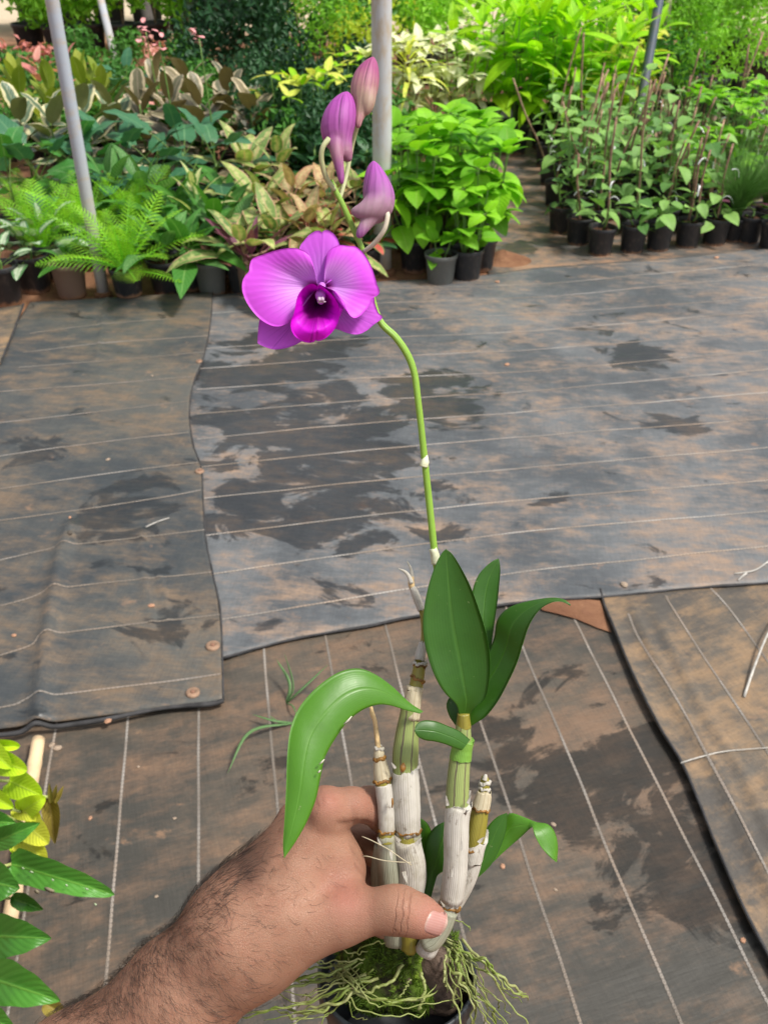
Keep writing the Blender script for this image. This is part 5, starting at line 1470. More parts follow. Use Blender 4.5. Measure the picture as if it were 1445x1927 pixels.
b3 = sdf_mesh('bud', {'chains': [[(703, 306, .453, 2.5), (704, 322, .453, 13), (708, 345, .452, 22), (713, 370, .451, 27.5), (714, 388, .450, 24), (708, 404, .450, 16)],
                                [(712, 384, .449, 24), (696, 394, .447, 18), (680, 398, .446, 11), (666, 398, .446, 4.5)], [(700, 404, .449, 14), (690, 420, .448, 9.5), (682, 432, .447, 7), (676, 443, .447, 4.5)]]},
              .0016, .0006, BUD3, orchid, ((703, 302, .453), (682, 448, .45)))
seg('pedicel', [(630, 358, .449, 4.6), (614, 334, .446, 4.8), (605, 300, .442, 5), (608, 276, .440, 5), (619, 262, .441, 6)], PEDG, b2, n=24, sides=12)
seg('pedicel', [(684, 474, .456, 4), (704, 458, .452, 4.6), (722, 434, .448, 4.6), (729, 408, .447, 5), (727, 398, .448, 5)], PED, b3, n=24, sides=12)
seg('pedicel', [(640, 375, .456, 3.6), (652, 330, .462, 4), (664, 270, .462, 4), (676, 222, .457, 5)], PEDG, b1, n=20, sides=10)

# ---- the open flower
def petal_mat(name, edge, centre, vein, eye=None, freq=26, mid=None):
    """colours along a tepal: v runs from the throat to the rim, u across the fan"""
    m = M(name)
    u, v = m.uvs()
    nz = m.noise(60, 3, vec=m.objco())
    tv = m.math('ADD', v, m.math('MULTIPLY', m.math('SUBTRACT', nz, 0.5), 0.25))
    c = m.mix(m.step(tv, 0.30, 0.85), centre, edge)
    w = m.math('SINE', m.math('ADD', m.math('MULTIPLY', u, 6.2832 * freq), m.math('MULTIPLY', m.noise(80, 4, vec=m.objco()), 8.0)))
    c = m.mix(m.math('MULTIPLY', m.step(w, 0.35, 0.98), m.math('MULTIPLY', m.step(v, 1.0, 0.55), 0.32)), c, vein)
    if eye is not None:
        c = m.mix(m.step(m.math('ADD', v, m.math('MULTIPLY', m.math('SUBTRACT', nz, 0.5), 0.15)), 0.24, 0.06), c, eye)
    if mid is not None:
        k = m.step(m.math('ABSOLUTE', m.math('SUBTRACT', u, mid)), 0.012, 0.002)
        c = m.mix(m.math('MULTIPLY', k, 0.55), c, vein)
    sh = m.principled(Base_Color=c, Roughness=0.48, Specular_IOR_Level=0.3, Normal=m.bump(w, 0.10, 0.0004))
    tr = m.n('ShaderNodeBsdfTranslucent', Color=c)
    ms = m.n('ShaderNodeMixShader', Fac=0.28)
    m.t.links.new(sh, ms.inputs[1]); m.t.links.new(tr.outputs[0], ms.inputs[2])
    return m.done(ms.outputs[0])
PET = petal_mat('petal_magenta', (0.70, 0.095, 0.76), (0.68, 0.31, 0.77), (0.44, 0.06, 0.56), (0.30, 0.004, 0.24))
SEP = petal_mat('sepal_magenta', (0.64, 0.115, 0.73), (0.62, 0.21, 0.74), (0.38, 0.06, 0.50), None, 14, 0.5)
LIP = petal_mat('lip_magenta', (0.74, 0.004, 0.74), (0.18, 0.001, 0.14), (0.24, 0.0, 0.25), (0.06, 0.0, 0.05), 16, 0.5)
WHITE_TIP = simple('white_anther', (0.40, 0.28, 0.38), 0.4)

def fan(name, base, outline, mat, parent, depth, rings=16, n=90, thick=.0005, ripple=0.0, closed=False):
    """tepal: rings shrink from the outline to the base; depth(t, k) in metres, t = 0 at the base, 1 at the rim, k along the rim 0..1"""
    o = catmull(outline, n)
    v, uv = [], []
    for i in range(rings + 1):
        t = i / rings
        for k in range(n):
            kk = k / (n - 1)
            x = base[0] + (o[k][0] - base[0]) * t; y = base[1] + (o[k][1] - base[1]) * t
            d = depth(t, kk) + ripple * t * t * math.sin(kk * 19 + 1)
            v.append(np.array(P(x, y, d))); uv.append((kk, t))
    N = len(v)
    f = []
    for i in range(rings):
        for k in range(n - 1):
            a = i * n + k
            f.append((a, a + 1, a + n + 1, a + n))
    off = np.array(FWD) * thick
    V = v + [q + off for q in v]
    F = [q[::-1] for q in f] + [tuple(k + N for k in q) for q in f]
    for k in range(n - 1):
        a = rings * n + k
        F.append((a, a + 1, a + 1 + N, a + N))
    return mesh_obj(name, V, F, mat, parent, OD, uv + uv)

fl = fan('flower', (604, 545), [(567, 590), (560, 520), (580, 478), (604, 470), (636, 480), (650, 530), (640, 590)], SEP, orchid, lambda t, k: .460 - .002 * t, 6, 40)
seg('pedicel', [(694, 520, .46, 5), (670, 515, .466, 5), (640, 525, .468, 5), (612, 548, .464, 6)], PED, fl, n=20, sides=10)
# flower head is the part; tepals are its sub-parts
fan('dorsal_sepal', (605, 540), [(576, 520), (564, 490), (564, 466), (573, 452), (583, 441), (594, 434.5), (602, 434), (606, 437), (610, 433.5), (620, 434), (631, 443), (638, 456), (642, 474), (640, 500), (628, 525)],
    SEP, fl, lambda t, k: .4545 - .0045 * math.sin(2.0 * t) - .0012 * math.cos((k - .5) * 7) * t, ripple=.0003)
fan('lateral_sepal', (586, 570), [(520, 585), (494, 592), (488.5, 602), (486, 622), (485, 642), (487, 647), (502, 654), (519, 657.5), (541, 654), (563, 645), (585, 630), (596, 600)],
    SEP, fl, lambda t, k: .4600 - .004 * t + .006 * (t - .6) ** 2 - .0015 * math.sin(k * 3.14) * t)
fan('lateral_sepal', (622, 572), [(620, 618), (636, 620), (655, 627), (674, 629), (690, 622), (703, 611), (719.5, 598), (712, 588), (706, 572), (702, 556), (680, 550)],
    SEP, fl, lambda t, k: .4605 - .003 * t + .007 * (t - .6) ** 2 - .001 * math.sin(k * 3.14) * t)
fan('petal', (598, 540), [(594, 520), (588, 494), (580, 478), (564, 468.5), (548, 466.5), (530, 468.5), (512, 473), (495, 479), (480, 484), (473, 490), (470, 500), (469, 510), (463, 517), (457, 528), (456, 545), (461, 562), (470, 578), (482, 593), (496, 605), (512, 613), (526, 614), (540, 609), (553, 598), (566, 580), (580, 560)],
    PET, fl, lambda t, k: .4545 - .0085 * math.sin(1.9 * t) + .0045 * t * t * (k - .35) - .0012 * math.sin(k * 9), 20, 110, ripple=.0011)
fan('petal', (611, 538), [(610, 515), (612, 490), (617, 474), (628, 465), (641, 461), (656, 462.5), (670, 464), (682, 474), (692, 488), (700, 504), (706, 522), (710, 536), (714.5, 548), (710, 556), (703, 560), (696, 574), (687, 585), (678, 594), (668, 598.5), (659, 594), (652, 582), (646, 566), (634, 550)],
    PET, fl, lambda t, k: .4540 - .0080 * math.sin(1.9 * t) + .005 * t * t * (.65 - k) - .001 * math.sin(k * 8), 20, 110, ripple=.0011)
# lip: a scoop with two raised side lobes and a drooping front apron
lip_o = [(598, 545), (597, 539), (588, 534), (578, 537), (568, 545), (560, 558), (556, 575), (553, 590), (548, 603), (547.5, 616), (552, 628), (561, 638), (572, 643.5), (583, 645), (591, 643), (594, 640), (598, 641.5), (608, 639), (618, 632), (629, 620), (636, 606), (639, 592), (638, 580), (632, 564), (622, 551), (608, 540), (599, 536), (598, 545)]
def lip_depth(t, k):
    low = math.exp(-((k - .52) / .2) ** 2)          # 1 on the front apron
    side = 1 - low
    bowl = .458 - .020 * t ** 1.5 * (0.75 * side + 0.25)
    return bowl - low * (.013 * math.sin(2.3 * t)) + low * .004 * max(0, t - .75) * 4
lip = fan('lip', (600, 566), lip_o, LIP, fl, lip_depth, 24, 130, ripple=.0004)
# outer face of the right side lobe
LIPO = petal_mat('lip_outer', (0.40, 0.012, 0.40), (0.36, 0.01, 0.36), (0.2, 0, 0.2), None, 12)
fan('side_lobe', (612, 545), [(598, 533), (612, 540), (626, 546), (638, 555), (645, 566), (646.5, 578), (643, 588), (638, 597), (637, 582), (631, 566), (622, 554), (610, 546)], LIPO, fl, lambda t, k: .4505 - .006 * t, 10, 60)
sdf_col = sdf_mesh('column', [((606, 538, .450, 7), (603, 556, .445, 9)), ((603, 556, .445, 9), (604, 566, .4435, 7))], .001, .0004, SEP, fl, ((606, 534, .45), (604, 575, .444)))
sdf_mesh('anther_cap', [((601, 562, .4405, 3.6), (601, 564, .4402, 3.6)), ((607, 562, .4405, 3.6), (607, 564, .4402, 3.6)), ((599, 569, .441, 1.6), (612, 568, .441, 1.6))], .0004, .00022, WHITE_TIP, fl, ((604, 556, .44), (604, 570, .44)))

# ---- pot, bark, moss, roots
PA = (UP * 0.95 - FWD * 0.31).normalized()          # pot axis, leaning away with the plant
PE1 = RIGHT; PE2 = PA.cross(RIGHT).normalized()
PC = P(747, 1832, 0.556)                              # centre of the rim
PR = 0.0462
prof = [(0.0, -.085), (.74, -.085), (.77, -.083), (.95, -.012), (1.0, -.011), (1.03, -.009), (1.035, .0), (1.02, .0015), (.985, .0015), (.97, -.004), (.93, -.025), (.86, -.06), (0, -.062)]
S = 64
pv, pf = [], []
for r, z in prof:
    for k in range(S):
        a = 2 * math.pi * k / S
        pv.append(PC + PE1 * (PR * r * math.cos(a)) + PE2 * (PR * r * math.sin(a)) + PA * z)
for i in range(len(prof) - 1):
    for k in range(S):
        k2 = (k + 1) % S
        pf.append((i * S + k, i * S + k2, (i + 1) * S + k2, (i + 1) * S + k))
mesh_obj('pot', [tuple(q) for q in pv], pf, simple('orchid_black_pot', (0.018, 0.022, 0.026), 0.42, 0.3, 60, 0.1, 0.001, 0.5), orchid, OD)

def moss_material():
    m = M('moss')
    nz = m.noise(140, 5, 0.6, vec=m.objco()); big = m.noise(38, 4, 0.6, vec=m.objco())
    c = m.mix(m.step(big, 0.38, 0.62), (0.022, 0.019, 0.010), (0.07, 0.12, 0.012))
    c = m.mix(m.step(nz, 0.55, 0.75), c, (0.20, 0.30, 0.03))
    return m.done(m.principled(Base_Color=c, Roughness=0.9, Specular_IOR_Level=0.15, Normal=m.bump(nz, 0.8, 0.003)))
MOSS = moss_material()
def mnd(v, s): return np.array([mnoise.noise(Vector(q) * s) for q in v])
prm = [(PX(700, 1835, .552, 62), PX(770, 1838, .552, 62)), (PX(680, 1800, .548, 38), PX(760, 1795, .542, 36)), (PX(795, 1798, .548, 34), PX(838, 1784, .550, 26))]
def moss_fn(p):
    d = None
    for (a, ra), (b, rb) in prm:
        q = cone_sdf(p, a, b, ra, rb); d = q if d is None else smin(d, q, .008)
    return d
mv, mf, mnn = surface_nets(moss_fn, np.array(P(735, 1825, .55)) - .05, np.array(P(735, 1825, .55)) + .05, .0016)
mv = mv + mnn * (mnd(mv, 160) * .0028 + mnd(mv, 420) * .0012)[:, None]
moss = mesh_obj('moss_mound', mv, mf, MOSS, orchid, OD)
mr = random.Random(5)
MOSSL = leaf_mat('moss_leaflet', (0.15, 0.25, 0.018), (0.06, 0.11, 0.012), trans=0.3, var=0.4)
fv, ff = [], []
for _ in range(5200):
    i = mr.randrange(len(mv)); p = Vector(mv[i]); n_ = Vector(mnn[i])
    if mnoise.noise(p * 55) < -0.08: continue
    d_ = (n_ + Vector((mr.gauss(0, .6), mr.gauss(0, .6), mr.gauss(0, .6)))).normalized()
    sdv = d_.orthogonal().normalized() * mr.uniform(.0003, .0006)
    k_ = len(fv); L_ = mr.uniform(.0018, .0042)
    fv += [tuple(p - sdv), tuple(p + sdv), tuple(p + d_ * L_ + n_.orthogonal() * L_ * .2)]
    ff.append((k_, k_ + 1, k_ + 2))
mo = mesh_obj('moss_fuzz', fv, ff, MOSSL, moss, OD, [(0.3, 0.4)] * len(fv), False); mo['kind'] = 'stuff'
# piece of bark on the right
def bark_mat():
    m = M('bark_chunk')
    a = m.noise(60, 6, .7, vec=m.objco()); b = m.noise(260, 4, .7, vec=m.objco())
    c = m.mix(m.step(a, .35, .65), (0.050, 0.031, 0.021), (0.145, 0.098, 0.070))
    c = m.mix(m.step(b, .62, .78), c, (0.24, 0.19, 0.15))
    return m.done(m.principled(Base_Color=c, Roughness=.85, Normal=m.bump(b, .6, .0015)))
BARK = bark_mat()
for prs, sd_ in (([((828, 1806, .535, 24), (838, 1884, .545, 26)), ((808, 1818, .538, 18), (814, 1886, .548, 20))], 1), ([((768, 1840, .538, 16), (780, 1890, .545, 18))], 2), ([((855, 1800, .562, 18), (862, 1870, .568, 18))], 3)):
    pr_ = [(PX(*a), PX(*b)) for a, b in prs]
    def bfn(p, pr_=pr_):
        d = None
        for (a, ra), (b, rb) in pr_:
            q = cone_sdf(p, a, b, ra, rb); d = q if d is None else smin(d, q, .004)
        return d
    pts = np.array([q[0] for pq in pr_ for q in pq])
    bv, bf, bn = surface_nets(bfn, pts.min(0) - .014, pts.max(0) + .014, .0016)
    bv = bv + bn * (mnd(bv, 60) * .0012 + mnd(bv, 300) * .0006)[:, None]
    mesh_obj('bark_piece', bv, bf, BARK, orchid, OD)

def root_material():
    m = M('orchid_root')
    u, v = m.uvs()
    nz = m.noise(60, 4, .6, vec=m.objco()); r = m.rand()
    c = m.mix(m.step(nz, .38, .62), (0.20, 0.245, 0.06), (0.12, 0.185, 0.016))
    c = m.mix(r, c, m.mix(m.step(nz, .5, .7), (0.27, 0.285, 0.11), (0.17, 0.24, 0.025)))
    c = m.mix(m.step(m.noise(240, 3, .6, vec=m.objco()), .62, .74), c, (0.14, 0.10, 0.05))
    return m.done(m.principled(Base_Color=c, Roughness=.55, Normal=m.bump(nz, .3, .001)))
ROOT = root_material()
rr_ = random.Random(11)
guides = [
    [(668, 1820, .54), (640, 1830, .535), (600, 1836, .53), (560, 1838, .53), (530, 1832, .535)],
    [(680, 1835, .535), (640, 1855, .525), (600, 1880, .522), (560, 1890, .525), (515, 1868, .535)],
    [(700, 1840, .53), (650, 1865, .522), (610, 1895, .52), (570, 1905, .52), (500, 1925, .525)],
    [(690, 1810, .535), (655, 1832, .53), (620, 1850, .525), (590, 1862, .525), (562, 1900, .53)],
    [(640, 1805, .545), (655, 1840, .525), (685, 1875, .518), (730, 1885, .516), (780, 1878, .52), (820, 1868, .53)],
    [(620, 1820, .54), (650, 1862, .522), (690, 1900, .514), (745, 1912, .512), (790, 1905, .518), (806, 1895, .525)],
    [(756, 1815, .525), (748, 1840, .52), (720, 1858, .517), (685, 1868, .517), (650, 1862, .52)],
    [(640, 1812, .535), (665, 1840, .522), (690, 1870, .515), (706, 1888, .515), (745, 1884, .515)],
    [(845, 1775, .54), (868, 1790, .535), (892, 1812, .53), (910, 1850, .53), (915, 1905, .54), (908, 1950, .55)],
    [(842, 1785, .54), (862, 1812, .53), (878, 1850, .525), (898, 1888, .525), (925, 1925, .53), (940, 1950, .535)],
    [(850, 1780, .538), (890, 1800, .53), (915, 1806, .525), (935, 1835, .525), (960, 1862, .53), (988, 1874, .535)],
    [(846, 1790, .536), (858, 1840, .525), (880, 1870, .522), (888, 1910, .525), (880, 1960, .535)],
    [(858, 1782, .54), (880, 1830, .53), (905, 1875, .53), (930, 1905, .535), (936, 1940, .545)],
    [(846, 1790, .532), (852, 1825, .526), (856, 1862, .528), (868, 1885, .535)],
    [(830, 1742, .525), (856, 1734, .52), (874, 1740, .52), (888, 1750, .522)],
    [(788, 1830, .525), (800, 1856, .52), (796, 1885, .518), (790, 1905, .52)],
    [(776, 1840, .52), (764, 1862, .517), (752, 1882, .516)],
    [(660, 1800, .53), (690, 1782, .522), (720, 1775, .52), (748, 1768, .518), (755, 1750, .52)],
]
nroot = 0
for gi, gl in enumerate(guides):
    copies = 1 if gi in (6, 14, 15, 16, 17) else (5 if gi < 4 else (2 if gi in (4, 5, 7) else 4))
    for c_ in range(copies):
        jx, jy = (0, 0) if c_ == 0 else (rr_.gauss(0, 21), rr_.gauss(0, 18))
        pts = []
        for k_, (x, y, d) in enumerate(gl):
            t = k_ / (len(gl) - 1)
            pts.append(tuple(P(x + jx * (0.4 + 1.4 * t) + rr_.gauss(0, 3.2), y + jy * (0.4 + 1.8 * t) + rr_.gauss(0, 3.2), d + rr_.gauss(0, .003) * (c_ > 0) - .001)))
        n_ = 34
        c = catmull(pts, n_)
        wig = rr_.uniform(0, 50)
        for i in range(n_):
            c[i] += np.array([mnoise.noise(Vector((i * .33 + wig, 0, q * 7))) for q in range(3)]) * .0019
        r0 = rr_.choice((.0004, .0005, .0007, .0010))
        v, f, uv = tube(c, [r0 * (1 - .35 * i / n_) * (1 + .18 * mnoise.noise(Vector((i * .5, wig, 0)))) * (1 if i < n_ - 2 else .5) for i in range(n_)], 8)
        mesh_obj('root', v, f, ROOT, orchid, OD, uv); nroot += 1
# ================================================================== PERSON: forearm and hand
def skin_material():
    m = M('skin')
    p = m.objco()
    big = m.noise(22, 4, .55, vec=p); mid = m.noise(120, 5, .6, vec=p); fine = m.noise(900, 3, .6, vec=p)
    c = m.mix(m.step(big, .35, .68), (0.275, 0.143, 0.091), (0.335, 0.180, 0.117))
    c = m.mix(m.math('MULTIPLY', m.step(mid, .42, .68), .26), c, (0.28, 0.112, 0.07))
    c = m.mix(m.math('MULTIPLY', m.attr('red'), .6), c, (0.35, 0.130, 0.097))
    c = m.mix(m.math('MULTIPLY', m.attr('tan'), .5), c, (0.19, 0.092, 0.056))  # shade painted into the skin colour along the turned-away edges
    # creases over the thumb joint: thin dark lines across the thumb
    s = m.attr('thumb_axis')
    warp = m.math('MULTIPLY', m.math('SUBTRACT', m.noise(70, 4, .6, vec=p), .5), 8.0)
    sx = m.math('ADD', s, warp)
    w = m.math('ABSOLUTE', m.math('SINE', m.math('MULTIPLY', sx, 0.95)))
    line = m.step(w, 0.62, 0.10)
    near = m.math('MULTIPLY', m.step(m.math('ABSOLUTE', m.math('SUBTRACT', s, 0.5)), 6.5, 2.5), m.step(m.noise(90, 2, vec=p), .25, .45))
    cr = m.math('MULTIPLY', line, m.math('MULTIPLY', near, m.attr('thumb_mask')))
    fold = m.math('MULTIPLY', m.attr('crease'), 1.0)
    dark = m.math('MAXIMUM', cr, fold)
    c = m.mix(m.math('MULTIPLY', dark, .38), c, (0.13, 0.052, 0.034))
    v2 = m.n('ShaderNodeTexVoronoi', {'feature': 'DISTANCE_TO_EDGE'}); m.set(v2.inputs['Vector'], p); v2.inputs['Scale'].default_value = 820
    cellh = m.step(v2.outputs['Distance'], 0.0, 0.12)
    hgt = m.math('ADD', m.math('MULTIPLY', mid, .28), m.math('ADD', m.math('MULTIPLY', cellh, .38), m.math('MULTIPLY', dark, -1.5)))
    hgt = m.math('ADD', hgt, m.math('MULTIPLY', fine, .2))
    return m.done(m.principled(Base_Color=c, Roughness=.56, Specular_IOR_Level=.33, Subsurface_Weight=.18, Subsurface_Radius=(.006, .0022, .0012), Subsurface_Scale=.7,
                               Normal=m.bump(hgt, .5, .0011)))
SKIN = skin_material()

def RC(a, b): return PX(*a), PX(*b)
palm = [
    (RC((-250, 2330, .50, 125), (130, 2040, .500, 106)), .02), (RC((130, 2040, .500, 106), (345, 1866, .496, 93)), .02), (RC((345, 1866, .496, 93), (455, 1768, .494, 90)), .02),
    (RC((455, 1765, .494, 88), (612, 1530, .498, 40)), .022), (RC((470, 1745, .498, 80), (562, 1548, .520, 38)), .02), (RC((470, 1735, .505, 74), (530, 1590, .540, 34)), .02),
    (RC((470, 1735, .510, 66), (515, 1640, .556, 32)), .02),
    (RC((470, 1755, .490, 78), (632, 1728, .484, 50)), .022), (RC((555, 1690, .496, 60), (630, 1628, .504, 42)), .018), (RC((606, 1570, .503, 38), (642, 1640, .502, 36)), .014),
    (RC((612, 1503, .494, 14), (618, 1512, .492, 16)), .012),
]
thumb = [RC((600, 1732, .486, 50), (670, 1718, .482, 43)), RC((670, 1718, .482, 43), (738, 1712, .479, 41)), RC((738, 1712, .478, 42), (756, 1714, .478, 42)), RC((756, 1714, .479, 41), (790, 1725, .479, 36.5)), RC((790, 1725, .479, 36.5), (812, 1733, .480, 29))]
fingers = [
    [RC((614, 1524, .493, 39), (660, 1517, .499, 33)), RC((660, 1517, .499, 33), (694, 1516, .509, 33)), RC((694, 1516, .509, 33), (738, 1550, .538, 29)), RC((738, 1556, .540, 31), (760, 1586, .534, 27))],
    [RC((560, 1548, .521, 38), (684, 1582, .550, 34)), RC((684, 1582, .550, 34), (732, 1616, .552, 30)), RC((732, 1616, .552, 30), (756, 1642, .542, 27))],
    [RC((530, 1592, .541, 34), (676, 1638, .566, 32)), RC((676, 1638, .566, 32), (722, 1668, .562, 28)), RC((722, 1668, .562, 28), (748, 1690, .548, 26))],
    [RC((515, 1642, .557, 32), (648, 1702, .572, 27)), RC((648, 1702, .572, 27), (696, 1732, .560, 24)), RC((696, 1732, .552, 24), (722, 1748, .522, 17))],
]
def hand_fn(p):
    d = None
    for ((a, ra), (b, rb)), k in palm:
        q = cone_sdf(p, a, b, ra, rb)
        d = q if d is None else smin(d, q, k)
    t = None
    for (a, ra), (b, rb) in thumb:
        q = cone_sdf(p, a, b, ra, rb); t = q if t is None else smin(t, q, .004)
    d = smin(d, t, .009)
    for fg in fingers:
        t = None
        for (a, ra), (b, rb) in fg:
            q = cone_sdf(p, a, b, ra, rb); t = q if t is None else smin(t, q, .004)
        d = smin(d, t, .0045)
    return d
ends = [e for ((a, b), k) in palm for e in (a, b)] + [e for fg in fingers + [thumb] for pr in fg for e in pr]
pts = np.array([e[0] for e in ends]); rads = np.array([e[1] for e in ends])
lo = (pts - rads[:, None]).min(0) - .006; hi = (pts + rads[:, None]).max(0) + .006
hv, hf, hn = surface_nets(hand_fn, lo, hi, .0017)
# pixel place of every vertex, for the pigment masks, the painted shade mask and the tendons
rel = hv - np.array(CAM)
dep = rel @ np.array(FWD)
hx = CX + F_PX * (rel @ np.array(RIGHT)) / dep
hy = CY - F_PX * (rel @ np.array(UP)) / dep
facing = -(hn @ np.array(FWD))
gauss = lambda x, y, s: np.exp(-((hx - x) ** 2 + (hy - y) ** 2) / (2 * s * s))
def seg_d(x0, y0, x1, y1):
    ax_, ay_ = x1 - x0, y1 - y0
    t = np.clip(((hx - x0) * ax_ + (hy - y0) * ay_) / (ax_ * ax_ + ay_ * ay_), 0, 1)
    return np.hypot(hx - x0 - t * ax_, hy - y0 - t * ay_)
fr = np.clip(facing * 2, 0, 1)
disp = np.zeros(len(hv))
disp += .0011 * fr * np.exp(-(seg_d(612, 1515, 520, 1665) / 16) ** 2)          # index tendon
disp += .0013 * fr * gauss(612, 1508, 20)                                        # index knuckle
disp -= .0012 * fr * np.exp(-(seg_d(640, 1600, 600, 1690) / 22) ** 2)           # hollow beside the web
disp += .0012 * fr * np.exp(-(seg_d(560, 1640, 645, 1600) / 26) ** 2)           # muscle of the web
disp += .0005 * fr * np.exp(-(seg_d(640, 1700, 520, 1735) / 18) ** 2)           # thumb tendon
disp -= .0008 * fr * np.exp(-(seg_d(632, 1668, 560, 1700) / 14) ** 2)
disp += .0003 * fr * np.exp(-(seg_d(420, 1690, 250, 1830) / 12) ** 2)           # vein on the forearm
disp -= .0014 * np.exp(-(seg_d(640, 1552, 690, 1552) / 7) ** 2) * fr; disp -= .0008 * np.exp(-(seg_d(655, 1510, 668, 1545) / 8) ** 2) * fr            # crease at the finger base
disp += .0008 * fr * gauss(746, 1704, 18)
for (a_, b_) in (((590, 1492), (600, 1520)), ((602, 1490), (612, 1522)), ((616, 1490), (626, 1520))):            # wrinkles over the index knuckle
    disp -= .0004 * fr * np.exp(-(seg_d(*a_, *b_) / 3.5) ** 2)
disp += .0007 * fr * np.exp(-(seg_d(560, 1530, 500, 1650) / 14) ** 2)           # second tendon
disp -= .0006 * fr * np.exp(-(seg_d(585, 1545, 520, 1655) / 13) ** 2)
disp += .0005 * fr * np.exp(-(seg_d(480, 1700, 560, 1600) / 7) ** 2)            # vein on the back of the hand
disp += .0004 * fr * np.exp(-(seg_d(440, 1720, 520, 1690) / 6) ** 2)
for q_ in range(5):                                                              # folds of the web
    disp -= .00035 * fr * np.exp(-(seg_d(672 - q_ * 9, 1652 + q_ * 3, 664 - q_ * 10, 1690 + q_ * 4) / 2.6) ** 2)
hv = hv + hn * disp[:, None]
rt = random.Random(3)
hv = hv + hn * (np.array([mnoise.noise(Vector(q) * 70) for q in hv]) * .0004)[:, None]
ta = np.array(P(755, 1716, .479)); tb = np.array(P(808, 1728, .478)); tx = (tb - ta) / np.linalg.norm(tb - ta)
thumb_axis = (hv - ta) @ tx * 1000.0
thumb_mask = ((hx > 700) & (hx < 800) & (hy > 1655) & (dep < .492)).astype(float) * np.clip(facing * 1.5, 0, 1)
red = np.clip(gauss(815, 1730, 30) * 1.1 + gauss(615, 1508, 22) * .9 + gauss(655, 1700, 28) * .8 + gauss(640, 1665, 26) * .5 + gauss(690, 1510, 24) * .5, 0, 1)
edge_shade = np.clip(np.clip((1 - facing) - .45, 0, 1) * 0.8 * (hx < 620) + gauss(745, 1745, 18) * .9 + gauss(560, 1790, 30) * .35, 0, 1)  # painted shade: left edges turning away, lower side of thumb and thumb base
crease = np.clip(.35 * np.exp(-(seg_d(602, 1488, 610, 1522) / 2.2) ** 2) + .3 * np.exp(-(seg_d(592, 1492, 600, 1518) / 2.2) ** 2) + np.exp(-(seg_d(684, 1545, 700, 1551) / 3.0) ** 2) + .8 * np.exp(-(seg_d(742, 1750, 736, 1762) / 2.5) ** 2), 0, 1)
HO = Vector(P(300, 1990, .5))
person = empty('person', HO)
tag(person, 'bare hairy left forearm and hand gripping the orchid canes between thumb and fingers', 'person')
mesh_obj('body', hv, hf, SKIN, person, HO, None, True, {'red': red, 'tan': edge_shade, 'crease': crease, 'thumb_axis': thumb_axis, 'thumb_mask': thumb_mask})  # the tan layer carries the painted edge shade

# ---- thumb nail laid on the surface
def hit(px, py):
    d = np.linspace(.43, .52, 900)
    q = np.array([tuple(P(px, py, x)) for x in (0.43, 0.52)])
    pts_ = q[0] + (q[1] - q[0]) * ((d - .43) / .09)[:, None]
    s = hand_fn(pts_)
    k = np.argmax(s < 0)
    return d[k] if (s < 0).any() else None
def nail_mat():
    m = M('nail')
    u, v = m.uvs()
    nz = m.noise(300, 3, vec=m.objco())
    c = m.mix(m.step(v, .02, .22), (0.42, 0.275, 0.22), (0.385, 0.195, 0.165))
    c = m.mix(m.step(v, .86, .94), c, (0.43, 0.29, 0.235))
    st_ = m.math('SINE', m.math('MULTIPLY', u, 60))
    c = m.mix(m.math('MULTIPLY', m.step(st_, .2, 1), .08), c, (0.75, 0.55, 0.52))
    return m.done(m.principled(Base_Color=c, Roughness=.38, Specular_IOR_Level=.4, Subsurface_Weight=.1, Subsurface_Radius=(.004, .0015, .001), Subsurface_Scale=.5, Normal=m.bump(st_, .06, .0004)))
NAIL = nail_mat()
nc = [(795, 1754), (812, 1709)]      # cuticle side: lower and upper corner
nt = [(828, 1765), (845, 1721)]      # free edge
nv, nuv, nf = [], [], []
NU, NVv = 14, 14
for j in range(NVv + 1):
    t = j / NVv
    for i in range(NU + 1):
        s = i / NU
        inset = 0.16 * (abs(2 * t - 1) ** 6)
        sc = inset + s * (1 - 2 * inset)
        a = np.array(nc[0]) * (1 - sc) + np.array(nc[1]) * sc
        b = np.array(nt[0]) * (1 - sc) + np.array(nt[1]) * sc
        q = a * (1 - t) + b * t
        q[0] += 4 * (1 - (2 * s - 1) ** 2) * (t - 1.0 * (1 - t))
        d = hit(min(q[0], 838.0), q[1])
        dc = hit(822, 1734)
        d = dc + .003 if d is None else d
        edge = max(abs(2 * s - 1) ** 5, (1 - t) ** 6)
        dd = .35 * d + .65 * min(d, dc + .0008 + .0030 * (2 * s - 1) ** 2 + .0012 * t * t)
        nv.append(tuple(P(q[0], q[1], dd - .0007 + .0010 * edge))); nuv.append((s, t))
for j in range(NVv):
    for i in range(NU):
        a = j * (NU + 1) + i
        nf.append((a, a + 1, a + NU + 2, a + NU + 1))
nb = len(nv)
nv2 = nv + [tuple(Vector(q) + FWD * .0016) for q in nv]
nf2 = nf + [tuple(k + nb for k in q[::-1]) for q in nf]
rim = [i for i in range(NU + 1)] + [j * (NU + 1) + NU for j in range(1, NVv + 1)] + [NVv * (NU + 1) + i for i in range(NU - 1, -1, -1)] + [j * (NU + 1) for j in range(NVv - 1, 0, -1)]
for k in range(len(rim)):
    a, b = rim[k], rim[(k + 1) % len(rim)]
    nf2.append((b, a, a + nb, b + nb))
mesh_obj('nail', nv2, nf2, NAIL, person, HO, nuv + nuv)

